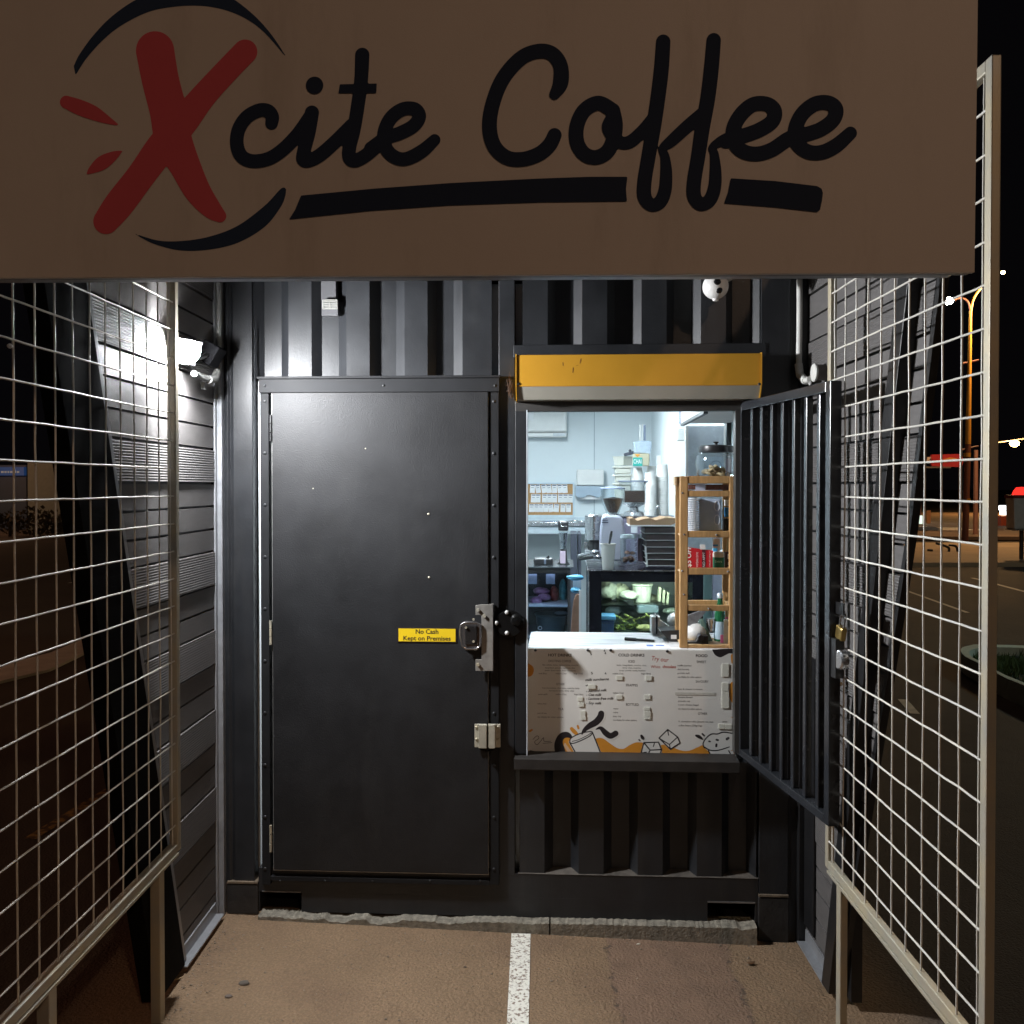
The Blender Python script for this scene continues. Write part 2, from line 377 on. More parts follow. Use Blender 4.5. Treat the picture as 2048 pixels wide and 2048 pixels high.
# worn white line
def wornpaint(name, col, under, a=.47, b=.56, sc=55):
    m = mat(name, under, .8, var=0, nscale=sc, bump=.3, bscale=200, col2=col, thr=(a, b)); return m
mb = MB(); a0 = onG(1023, 1869); a1 = onG(1061, 1869); b0 = onG(1010, 2120); b1 = onG(1056, 2120)
k = 14
for i in range(k):
    p, q = a0.lerp(b0, i / k), a1.lerp(b1, i / k); r_, s_ = a0.lerp(b0, (i + 1) / k), a1.lerp(b1, (i + 1) / k)
    mb.add([(t.x, t.y, gz(t.x) + .004) for t in (r_, s_, q, p)], [(0, 1, 2, 3)])
mb.build('parking_line', wornpaint('worn_white_paint', (.78, .76, .68), (.24, .18, .13), .40, .49, 75), kind='structure')
# yellow edge line on the left, distant lane lines, pale kerb
mb = MB()
def gstrip(mb, p, q, w, z=.004):
    a, b = onG(*p), onG(*q); d = (b - a); d.z = 0; d.normalize(); nn = Vector((-d.y, d.x, 0)) * w / 2
    mb.add([(t.x, t.y, gz(t.x) + z) for t in (a - nn, a + nn, b + nn, b - nn)], [(0, 3, 2, 1)])
gstrip(mb, (60, 1695), (245, 1578), .07)
mb.build('yellow_line', wornpaint('worn_yellow_paint', (.42, .26, .08), (.09, .06, .04), .45, .6, 20), kind='structure')
mb = MB()
gstrip(mb, (1810, 1176), (1935, 1220), .07); gstrip(mb, (1945, 1152), (2120, 1197), .09); gstrip(mb, (1805, 1390), (1830, 1418), .08)
gstrip(mb, (165, 1083), (204, 1080), .12); gstrip(mb, (138, 1171), (172, 1164), .08); gstrip(mb, (190, 1235), (222, 1228), .08)
mb.build('lane_lines', mat('road_paint', (.55, .5, .42), .7, var=.25, nscale=9), kind='structure')
# concrete forecourt strip far behind, lit by the lamps
M_fc = mat('sandy_concrete', (.40, .29, .19), .85, var=.18, nscale=.7, bump=.4, bscale=6)
mb = MB()
y0, y1 = 21.6, 29.2
mb.add([(9, y0, .06), (60, y0, .06), (60, y1, .06), (9, y1, .06), (9, y0, -.1), (60, y0, -.1)], [(0, 1, 2, 3), (4, 5, 1, 0)])
mb.build('forecourt', M_fc, kind='structure')
mb = MB(); mb.box(8, 70, 31.5, 60, .0, .12); mb.build('far_pavement', mat('brown_paving', (.17, .11, .075), .9, var=.3, nscale=.6), kind='structure')
mb = MB(); mb.add([(-60, 29.5, .03), (-9.5, 29.5, .03), (-9.5, 37.9, .03), (-60, 37.9, .03)], [(0, 1, 2, 3)])
mb.build('sand_verge', mat('orange_sand', (.38, .22, .12), .95, var=.3, nscale=.5), kind='structure')
mb = MB(); pts = [onG(-60, 1360), onG(100, 1318), onG(197, 1276), onG(205, 1300), onG(100, 1352), onG(-60, 1392)]
mb.prismz([(p.x, p.y) for p in pts], .0, .07); mb.build('kerb', mat('pale_kerb', (.60, .58, .54), .85, var=.15, nscale=4), kind='structure')

# ------------------------------------------------------------------ the container
U1, HC = 2.438, 2.896
cont = thing('shipping_container', 'black painted shipping container kiosk with closed door and lit serving window', 'kiosk', (1.2, 0, 0), M=CF)
def B(): return MB(CF)
# corner posts
mb = B(); u0, _ = F(450, 1500); u1, _ = F(510, 1500); _, wl = F(480, 1765)
mb.prismz([(u0, 0), (u0 + .02, -.004), (u0 + .03, .006), (u0 + .045, -.002), (u1 - .004, -.002), (u1 - .004, .15), (u0, .15)], wl, HC)
mb.build('corner_post', M_paint, cont, bevel=.002)
mb = B(); ur, _ = F(1518, 1600); ur1, _ = F(1577, 1600); _, wr = F(1545, 1792)
mb.prismz([(ur, -.002), (ur1, -.002), (ur1, .15), (ur, .15)], wr, HC); mb.build('corner_post', M_paint, cont, bevel=.003)
# castings
for xa, ya, xb, yb in ((453, 1768, 516, 1829), (1517, 1795, 1578, 1889)):
    mb = B(); mb.pbox(xa, ya, xb, yb, -.012, .16); o = mb.build('corner_casting', mat('worn_casting', (.022, .02, .019), .6, var=.5, nscale=14, bump=.5, bscale=70), cont, bevel=.004)
    mb = B(); mb.pbox(xa + 1, ya - 5, xb - 1, ya, -.014, .1); mb.build('weld_scar', mat('bare_worn_metal', (.22, .17, .12), .6, .3, var=.5, nscale=30), o)
# weld bead down the door side
mb = B(); ub, wb = F(510, 650); _, wb2 = F(510, 1720); pts = []; n = 150
for i in range(n + 1):
    pts.append((ub + random.uniform(-.0012, .0012), -.003, wb + (wb2 - wb) * i / n))
mb.tube(pts, [random.uniform(.0014, .0036) for _ in pts], 6); mb.build('weld_bead', M_paint, cont)
# top rail, side walls, roof, outside skin
mb = B(); mb.box(.13, 2.30, .0, .1, HC - .1, HC); mb.build('top_rail', M_paint, cont)
for a in (0.004, U1 - .004 - .04):
    mb = B()
    for i in range(20):
        y = .15 + i * .29
        mb.box(a + (.0 if i % 2 else .03) * (1 if a < 1 else 0), a + .04 - (.0 if i % 2 else .03) * (0 if a < 1 else 1), y, y + .29, .12, HC - .02)
    mb.build('side_wall', M_paint, cont)
mb = B(); mb.box(0, U1, .1, 6.05, HC - .02, HC); mb.build('roof', M_paint, cont)
mb = B(); mb.box(0.01, U1 - .01, 6.02, 6.05, .05, HC - .02); mb.build('end_wall', M_paint, cont)
# corrugated sheets (profile from the photo: flat, slope, recess, slope)
def corr(xa, ya, yb, nfl, per, fl, sl, rc, xend, v0=.012, v1=.052, low=False):
    mb = B(); u, _ = F(xa, ya); s = (F(xa + 100, ya)[0] - u) / 100; prof = []; x = xa; k = 0
    while x < xend:
        for dx, v in ((0, v0), (fl, v0), (fl + sl, v1), (fl + sl + rc, v1)):
            if x + dx <= xend: prof.append((x + dx, v))
        x += per
    prof.append((xend, v0))
    w1 = max(F(xa, ya)[1], F(xend, ya)[1]) + .01; w0 = F((xa + xend) / 2, yb)[1]
    vs = []
    for x, v in prof:
        u_ = F(x, 1000)[0]
        vs += [(u_, v, w0), (u_, v, w1)]
    fs = [(2 * i, 2 * i + 2, 2 * i + 3, 2 * i + 1) for i in range(len(prof) - 1)]
    mb.add(vs, fs); return mb, w0, w1
mb, w0, _ = corr(-2 + 462.6 + 0 + 116 - 116, 430, 757, 6, 116, 46, 16, 34, 983)
M_corr = M_paint
mb.build('corrugated_panel', M_corr, cont)
mb, w0, _ = corr(1045, 430, 690, 6, 118.7, 50, 16, 36, 1518, v0=.006, v1=.046); mb.build('corrugated_panel', M_corr, cont)
mb, w0, wt = corr(1039, 1543, 1752, 6, 119, 50, 17, 36, 1516, v0=.006, v1=.05); mb.build('corrugated_panel', M_corr, cont)
# sloping ledge closing the foot of the lower panel, dusty
mb = B(); ua, _ = F(1036, 1752); ub_, _ = F(1517, 1752)
k = 40
for i in range(k):
    a, b = ua + (ub_ - ua) * i / k, ua + (ub_ - ua) * (i + 1) / k
    mb.add([(a, -.002, w0), (b, -.002, w0), (b, .052, w0 + .012), (a, .052, w0 + .012)], [(0, 1, 2, 3)])
mb.build('dusty_ledge', mat('dusty_black_paint', (.07, .06, .05), .7, var=.5, nscale=20), cont)
# bottom rail with forklift pockets
mb = B(); ul, wtop = F(517, 1756); urr, _ = F(1516, 1770)
p0, pw = F(520, 1783); p1, _ = F(603, 1783); q0, qw = F(1415, 1800); q1, _ = F(1510, 1800)
wtop = w0; wb = F(1000, 1833)[1]
mb.box(ul, p0, 0, .05, wb, pw); mb.box(p1, q0, 0, .05, wb, pw); mb.box(q1, urr, 0, .05, wb, pw); mb.box(ul, urr, 0, .05, pw, wtop)
for a, b in ((p0, p1), (q0, q1)): mb.box(a, b, .6, .62, wb, pw); mb.box(a, b, .05, .6, wb, wb + .001); mb.box(a - .01, a, .05, .6, wb, pw); mb.box(b, b + .01, .05, .6, wb, pw); mb.box(a, b, .05, .6, pw, pw + .01)
mb.build('bottom_rail', M_paint, cont, bevel=.002)
mb = B(); mb.box(p0 + .01, p1 - .002, -.003, .01, pw, pw + .004); mb.build('pocket_edge', mat('bare_edge', (.2, .2, .2), .4, .5), cont)
mb = B(); mb.box(q0, q1, -.003, .01, pw - .003, pw + .003); mb.build('pocket_edge', mat('bare_edge', (.2, .2, .2), .4, .5), cont)
mb = B(); mb.box(.01, U1 - .01, .08, 6, .125, .14); mb.build('floor', mat('grey_vinyl', (.2, .2, .2), .6), cont)
# posts and plates round the openings
mb = B(); mb.pbox(997, 560, 1030, 1752, -.001, .06); mb.build('middle_post', M_paint, cont, bevel=.003)
mb = B(); mb.pbox(1027, 690, 1532, 712, -.006, .05); mb.build('shutter_backing', M_paint, cont, bevel=.002)
mb = B(); mb.pbox(1497, 712, 1518, 1543, .002, .06); mb.build('window_post', M_paint, cont)
mb = B(); mb.pbox(1030, 1518, 1517, 1545, .002, .05); mb.build('window_post', M_paint, cont)
# door
mb = B(); mb.pbox(517, 758, 999, 783, -.032, .02); u_a, w_a = F(517, 762, -.032); u_b, _ = F(999, 762, -.032)
mb.box(u_a - .004, u_b + .004, -.045, .02, F(700, 757, -.04)[1], F(700, 752, -.04)[1])
M_trim = mat('satin_black_trim', (.013, .0135, .015), .62, spec=.22, var=.2)
fr = mb.build('door_frame', M_trim, cont, bevel=.002)
mb = B(); mb.pbox(520, 783, 541, 1770, -.018, .02); mb.pbox(979, 783, 998, 1770, -.018, .02); mb.pbox(541, 1752, 979, 1771, -.018, .02); mb.build('jamb', M_trim, fr, bevel=.0015)
mb = B()
for x, ys_ in ((530, range(802, 1760, 104)), (988, range(803, 1740, 104))):
    for y in ys_:
        u, w = F(x, y, -.018); mb = B(); mb.ball((u, -.018, w), .0075, .004, .0075, 10, 6); mb.build('rivet', M_paint, fr)
for x in (530, 767, 990):
    u, w = F(x, 771, -.032); mb = B(); mb.ball((u, -.032, w), .006, .004, .006, 10, 6); mb.build('rivet', M_paint, fr)
for x in (560, 650, 745, 860, 960):
    u, w = F(x, 1762, -.018); mb = B(); mb.ball((u, -.018, w), .005, .003, .005, 8, 6); mb.build('rivet', M_paint, fr)
mb = B(); mb.pbox(543.5, 785.5, 976.5, 1749, -.024, .015); door = mb.build('door', M_door, cont, bevel=.0015)
mb = B(); mb.pbox(543, 785, 977.5, 1750, -.019, -.016); mb.build('door_edge', mat('bare_door_edge', (.35, .35, .34), .4, .5), door)
for y0_, y1_ in ((830, 884), (1241, 1290), (1650, 1704)):
    mb = B(); u, wa = F(542, y0_, -.022); _, wb_ = F(542, y1_, -.022)
    for i in range(3):
        a = wa + (wb_ - wa) * i / 3; b = wa + (wb_ - wa) * (i + .93) / 3; mb.cyl((u, -.026, a), (u, -.026, b), .006, n=10)
    mb.build('hinge', M_black if y0_ < 900 else M_galv, door)
for x, y in ((857, 1028), (858, 1155), (626, 977), (731, 897)):
    u, w = F(x, y, -.025); mb = B(); mb.ball((u, -.024, w), .0055 if y > 1000 else .003, .003, .0055 if y > 1000 else .003, 8, 6); mb.build('screw', M_galv, door)
# lock guard plate and D handle
mb = B()
pl = [(963, 1209), (986, 1208), (986, 1342), (951, 1342), (951, 1319), (963, 1319), (963, 1230), (951, 1230), (951, 1211)]
mb.prism([F(x, y, -.045) for x, y in pl][::-1], -.045, -.04); u, w = F(986, 1208, -.045); _, w2 = F(986, 1342, -.045)
mb.box(u - .003, u, -.04, -.02, w2, w); gp = mb.build('lock_guard', mat('dull_steel_plate', (.38, .36, .33), .45, .6, var=.2, nscale=20), door, bevel=.001)
for x, y in ((956, 1220), (956, 1329), (969, 1232)):
    u, w = F(x, y, -.045); mb = B(); mb.cyl((u, -.052, w), (u, -.044, w), .007, n=10); mb.build('bolt', M_galv, gp)
mb = B(); c = [(922, 1250), (930, 1245), (953, 1245), (961, 1250), (962, 1270), (961, 1292), (953, 1298), (932, 1298), (924, 1292), (921, 1270)]
P = [(F(x, y, -.05)[0], -.05, F(x, y, -.05)[1]) for x, y in c]; mb.tube(P, .0055, 10, True)
mb.prism([F(x, y, -.03) for x, y in c][::-1], -.034, -.024); hd = mb.build('door_handle', mat('chrome_handle', (.4, .38, .38), .2, .9), door)
mb = B(); mb.pbox(930, 1252, 954, 1290, -.05, -.03); mb.build('latch', mat('dark_chrome', (.08, .075, .075), .25, .8), door, bevel=.003)
for x, y in ((932, 1255), (947, 1283), (947, 1239)):
    u, w = F(x, y, -.052); mb = B(); mb.cyl((u, -.056, w), (u, -.049, w), .005, n=10); mb.build('bolt', M_galv, door)
# lower hasp brackets (one on the door, one on the frame)
for xa, xb, par, tb in ((949, 974, door, (956, 973)), (975.5, 1001, fr, (976.5, 990))):
    mb = B(); mb.pbox(xa, 1448, xb, 1495, -.04, -.034); mb.pbox(tb[0] + 1, 1450, tb[1], 1497, -.062, -.04)
    o = mb.build('hasp_bracket', mat('pale_zinc', (.50, .47, .38), .45, .35, var=.15, nscale=30), par, bevel=.0015)
    for y in (1454, 1478):
        x = xa + 4 if xa < 960 else xb - 5; u, w = F(x, y, -.04); mb = B(); mb.ball((u, -.041, w), .006, .005, .006, 10, 6); mb.build('bolt', M_galv, o)
pk = thing('puck_padlock', 'round black puck padlock behind the pale zinc hasp low on the door', 'padlock', (F(974, 1475, -.05)[0], -.03, F(974, 1475)[1]), M=CF)
mb = B(); u, w = F(974, 1477, -.04); mb.cyl((u, -.033, w), (u, -.020, w), .054, n=40); mb.tube([(u + .054 * math.cos(a), -.035, w + .054 * math.sin(a)) for a in [i * math.pi / 20 for i in range(40)]], .003, 6, True)
mb.build('body', mat('gloss_black', (.01, .01, .01), .15, .3), pk)
mb = B(); mb.ball((u - .03, -.036, w + .05 * .7), .006, .003, .004, 8, 6); mb.build('keyhole_cap', M_steel, pk)
# black hockey puck lock plate on the middle post
lk = thing('disc_lock', 'large black disc lock with pale bolts between door and window', 'lock', (F(1016, 1247, -.02)[0], -.01, F(1016, 1247)[1]), M=CF)
mb = B(); u, w = F(1019, 1247, -.03); pts = []
for i in range(36):
    a = 2 * math.pi * i / 36; pts.append((u + .0625 * math.cos(a), w + .056 * math.sin(a)))
mb.prism(pts, -.035, -.002); mb.build('body', mat('gloss_black', (.01, .01, .01), .15, .3), lk, bevel=.004)
mb = B(); u2, w2 = F(1033, 1240, -.05); mb.lathe((u2, -.035, w2), [(.026, 0), (.026, -.02), (.018, -.028), (0, -.03)], 24, 'Y'); mb.build('lock_cylinder', mat('gloss_black', (.01, .01, .01), .15, .3), lk)
for x, y in ((1014, 1225), (993, 1246), (1014, 1266)):
    u, w = F(x, y, -.036); mb = B(); mb.ball((u, -.036, w), .0095, .007, .0095, 12, 8); mb.build('bolt', mat('pale_bolt', (.6, .6, .58), .4, .3), lk)
# warning sticker
st = thing('warning_sign', 'small yellow sticker about no cash on the black door', 'sign', (F(854, 1285, -.026)[0], -.025, F(854, 1285)[1]), M=CF)
mb = B(); mb.pbox(795, 1255, 913, 1285.5, -.0262, -.0242); mb.build('border', mat('dark_ink', (.02, .012, .012), .5), st)
mb = B(); mb.pbox(797, 1257, 911, 1283.5, -.0272, -.0262); mb.build('plate', mat('sign_yellow', (.80, .55, .015), .4, var=.04), st)
mb = B(); ptext(mb, 'No Cash', 854, 1267.5, -.0275, hpx=9.4, off=.022, align='c'); ptext(mb, 'Kept on Premises', 854, 1280.8, -.0275, wpx=95, hpx=9, off=.022, align='c')
mb.build('lettering', mat('dark_ink', (.02, .012, .012), .5), st)
# vent grille over the door
vg = thing('vent_grille', 'small white louvred vent under a grey duct above the door', 'vent', (F(657, 631)[0], .0, F(657, 631)[1]), M=CF)
mb = B(); mb.pbox(642, 545, 672, 600, .008, .05); mb.build('duct', mat('grey_duct', (.07, .07, .075), .5), vg, bevel=.002)
mb = B(); mb.pbox(643, 600, 676, 631, -.006, .03); mb.build('back_plate', mat('grey_duct', (.07, .07, .075), .5), vg, bevel=.002)
mb = B(); u0_, w1_ = F(645, 600, -.018); u1_, w0_ = F(674, 617, -.018)
mb.box(u0_, u1_, -.009, -.006, w0_, w1_)
for i in range(6):
    z = w0_ + (w1_ - w0_) * i / 5; mb.box(u0_, u1_, -.018, -.009, z - .0017, z + .0017)
for x in (u0_, (u0_ + u1_) / 2, u1_): mb.box(x - .0015, x + .0015, -.0185, -.009, w0_, w1_)
mb.build('grille', mat('dimmed_white_plastic', (.28, .28, .26), .5), vg)  # white plastic greyed in its colour to cut the lamp's glare
# shutter box
sb = thing('roller_shutter_box', 'yellow roller shutter box with grey lower lip over the serving window', 'shutter', (F(1277, 800)[0], -.02, F(1277, 800)[1]), M=CF)
ul_, wT = F(1031, 713, -.12); ur_, _ = F(1524, 713, -.12); _, wM = F(1277, 772, -.12); _, wL = F(1277, 799, -.085)
wT = F(1277, 708, -.12)[1]
mb = B(); mb.prismx([(-.006, wT), (-.12, wT), (-.12, wM), (-.006, wM)], ul_ + .004, ur_ - .004); mb.build('cover', M_yellow, sb, bevel=.003)
mb = B(); mb.prismx([(-.006, wM), (-.118, wM), (-.085, wL), (-.006, wL)], ul_ + .004, ur_ - .004); mb.build('lower_lip', M_greyp, sb, bevel=.002)
for a in (ul_, ur_ - .004):
    mb = B(); mb.prismx([(-.006, wT + .003), (-.124, wT + .003), (-.124, wM), (-.09, wL - .004), (-.006, wL - .004)], a, a + .004); mb.build('end_cap', M_yellow, sb)
for x in (1037, 1519):
    u, w = F(x, 768, -.121); mb = B(); mb.ball((u, -.121, w), .006, .003, .006, 8, 6); mb.build('screw', M_dark, sb)
mb = B()
for x, y, l, a in ((1161, 722, .02, 80), (1126, 728, .014, 95), (1146, 740, .022, 85), (1154, 731, .01, 20)):
    u, w = F(x, y, -.1215); c, s_ = math.cos(R(a)) * l / 2, math.sin(R(a)) * l / 2
    mb.add([(u - c - .0015, -.1206, w - s_), (u - c + .0015, -.1206, w - s_), (u + c + .0015, -.1206, w + s_), (u + c - .0015, -.1206, w + s_)], [(0, 1, 2, 3)])
mb.build('scratch', mat('scratch_brown', (.2, .08, .02), .6), sb)
# window frame, sill, lining
mb = B(); mb.pbox(1030, 801, 1497, 821, -.02, .03); mb.pbox(1471, 821, 1497, 1508, -.02, .03)
wf = mb.build('window_frame', mat('grey_aluminium', (.06, .057, .054), .45, .3, var=.1), cont, bevel=.002)
mb = B(); mb.pbox(1030, 821, 1054, 1508, -.0195, .03); mb.build('frame_stile', M_paint, wf, bevel=.002)
mb = B(); uo, wo = F(1054, 822, .03); uq, ws = F(1471, 1510, .03); mb.box(uo + .0, uo + .004, -.022, .05, ws, wo); mb.build('bright_bead', mat('pale_bead', (.6, .65, .7), .4), wf)
usl, wsl = F(1028, 1518, -.07); usr, _ = F(1480, 1518, -.07)
mb = B(); mb.prismx([(-.07, wsl), (.04, wsl + .004), (.04, wsl - .03), (-.066, wsl - .048), (-.07, wsl - .045)], usl, usr); mb.build('sill', mat('dusty_sill', (.022, .019, .017), .6, var=.4, nscale=12), wf, bevel=.002)
WO = (uo, uq, ws, wo)
mb = B(); mb.box(.05, uo, .055, .08, .14, 2.7); mb.box(uq + .03, 2.39, .055, .08, .14, 2.7); mb.box(uo, uq + .03, .055, .08, wo, 2.7); mb.box(uo, uq + .03, .055, .08, .14, ws + .01)
mb.build('inner_lining', M_wall, cont)
mb = B(); mb.box(.045, .05, .08, 5.9, .14, 2.7); mb.build('inner_wall', M_wall, cont)
mb = B(); mb.box(2.39, 2.395, .08, 5.9, .14, 2.7); mb.build('inner_wall', M_wall, cont)
mb = B(); mb.box(.05, 2.39, 5.85, 5.9, .14, 2.7); mb.build('inner_wall', M_wall, cont)
mb = B()
for u in (.62, 1.78): mb.box(u, u + .006, 5.844, 5.85, .14, 2.7)
mb.build('panel_joint', mat('joint_grey', (.3, .36, .4), .5), cont)
mb = B(); mb.box(.05, 2.39, .08, 5.9, 2.7, 2.72); mb.build('ceiling', M_wall, cont)
for v in (1.0, 3.4):  # unseen battens, assumed from the bright cool light inside the kiosk
    lt = thing('assumed_ceiling_light', 'assumed white tube batten out of view on the kiosk ceiling, %s the window' % ('nearest' if v < 2 else 'farther from'), 'ceiling light', (1.35, v, 2.62), M=CF)
    mb = B(); mb.box(1.28, 1.42, v, v + 1.2, 2.66, 2.70); mb.build('housing', M_white, lt)
    mb = B(); mb.box(1.29, 1.41, v + .01, v + 1.19, 2.63, 2.66); mb.build('diffuser', glow('assumed_tube_light', (.80, .93, 1.0), ROOM_L), lt)
# counter and its wooden edge
uc0, wc = F(1054, 1294.5, .05); 
mb = B(); mb.box(WO[0], WO[1] + .03, .045, .47, wc - .03, wc)
mb.build('counter', mat('streaked_counter', (.50, .50, .51), .4, var=.6, nscale=3, stretch=(1.2, 14, 1), thr=(.3, .5)), cont, bevel=.002)
WC = wc
# barred gate
gz0 = onY(1484, 1508, 3.815); gtop = onY(1484, 806, 3.815)
gh = Vector((gz0.x, 3.815, 0)); ge = Vector((1.035, 3.0, 0)); gd = (ge - gh); GL = gd.length; gd.normalize(); 
GM = Matrix.Translation((gh.x, gh.y, 0)) @ Matrix.Rotation(math.atan2(gd.y, gd.x), 4, 'Z')
zb, zt = gz0.z, gtop.z
def Gm(): return MB(GM)
mb = Gm(); mb.box(0, .03, -.02, .02, zb, zt); mb.box(GL - .035, GL, -.02, .02, zb, zt); mb.box(.03, GL - .035, -.02, .02, zb, zb + .03); mb.box(.03, GL - .035, -.02, .02, zt - .035, zt)
gate = mb.build('window_gate', mat('gate_black', (.024, .026, .03), .24, .0, var=.2), cont, bevel=.002)
nb_ = 7
for i in range(nb_):
    x = .03 + (GL - .065) * (i + .9) / (nb_ + .6)
    mb = Gm(); mb.box(x - .0125, x + .0125, -.0125, .0125, zb + .03, zt - .035); mb.build('bar', mat('gate_black', (.024, .026, .03), .24, .0, var=.2), gate, bevel=.004)
for z in (zb + .12, (zb + zt) / 2, zt - .15): mb = Gm(); mb.cyl((-.006, 0, z - .05), (-.006, 0, z + .05), .008); mb.build('hinge', M_black, gate)
pA = onX(1690, 1214, 1.045); zA = pA.z
mb = Gm(); mb.box(GL, GL + .055, .0, .006, zA - .03, zA + .01); mb.build('lock_lug', M_black, gate, bevel=.001)
mb = Gm(); mb.box(GL, GL + .035, -.015, .015, zA - .24, zA - .11)
mb.build('lock_lug', M_black, gate, bevel=.001)
for y in (1305, 1359):
    q = onX(1648, y, 1.03); mb = Gm(); mb.cyl((GL - .02, .02, q.z), (GL - .02, .034, q.z), .008, n=8); mb.build('bolt', M_galv, gate)
def gp_(x, y, z): return GM @ Vector((x, y, z))
zl = zA
pd = thing('brass_padlock', 'brass padlock hanging tilted from the lug of the open barred gate', 'padlock', gp_(GL + .05, 0, zl - .13))
TM = GM @ Matrix.Translation((GL + .042, .008, zl - .02)) @ Matrix.Rotation(R(14), 4, 'Y')
mb = MB(TM); mb.box(-.02, .022, -.01, .01, -.095, -.05); mb.build('body', M_brass, pd, bevel=.004)
mb = MB(TM); mb.tube([(-.014, 0, -.05), (-.014, 0, -.01)] + [(.014 * math.cos(a), 0, -.01 + .014 * math.sin(a)) for a in [math.pi - math.pi * i / 8 for i in range(1, 8)]] + [(.014, 0, -.01), (.014, 0, -.05)], .0035, 8)
mb.build('shackle', M_steel, pd)
pd = thing('round_padlock', 'round steel padlock on the lower bracket of the open barred gate', 'padlock', gp_(GL + .05, 0, zl - .21))
mb = Gm(); mb.lathe((GL + .045, 0, zl - .175), [(0, -.014), (.028, -.014), (.033, -.009), (.033, .009), (.028, .014), (0, .014)], 28, 'Y'); mb.build('body', M_steel, pd)
mb = Gm(); mb.tube([(GL + .012 + .02 * math.cos(a), 0, zl - .175 + .02 * math.sin(a)) for a in [R(-100) + R(200) * i / 10 for i in range(11)]], .004, 8); mb.build('shackle', M_steel, pd)
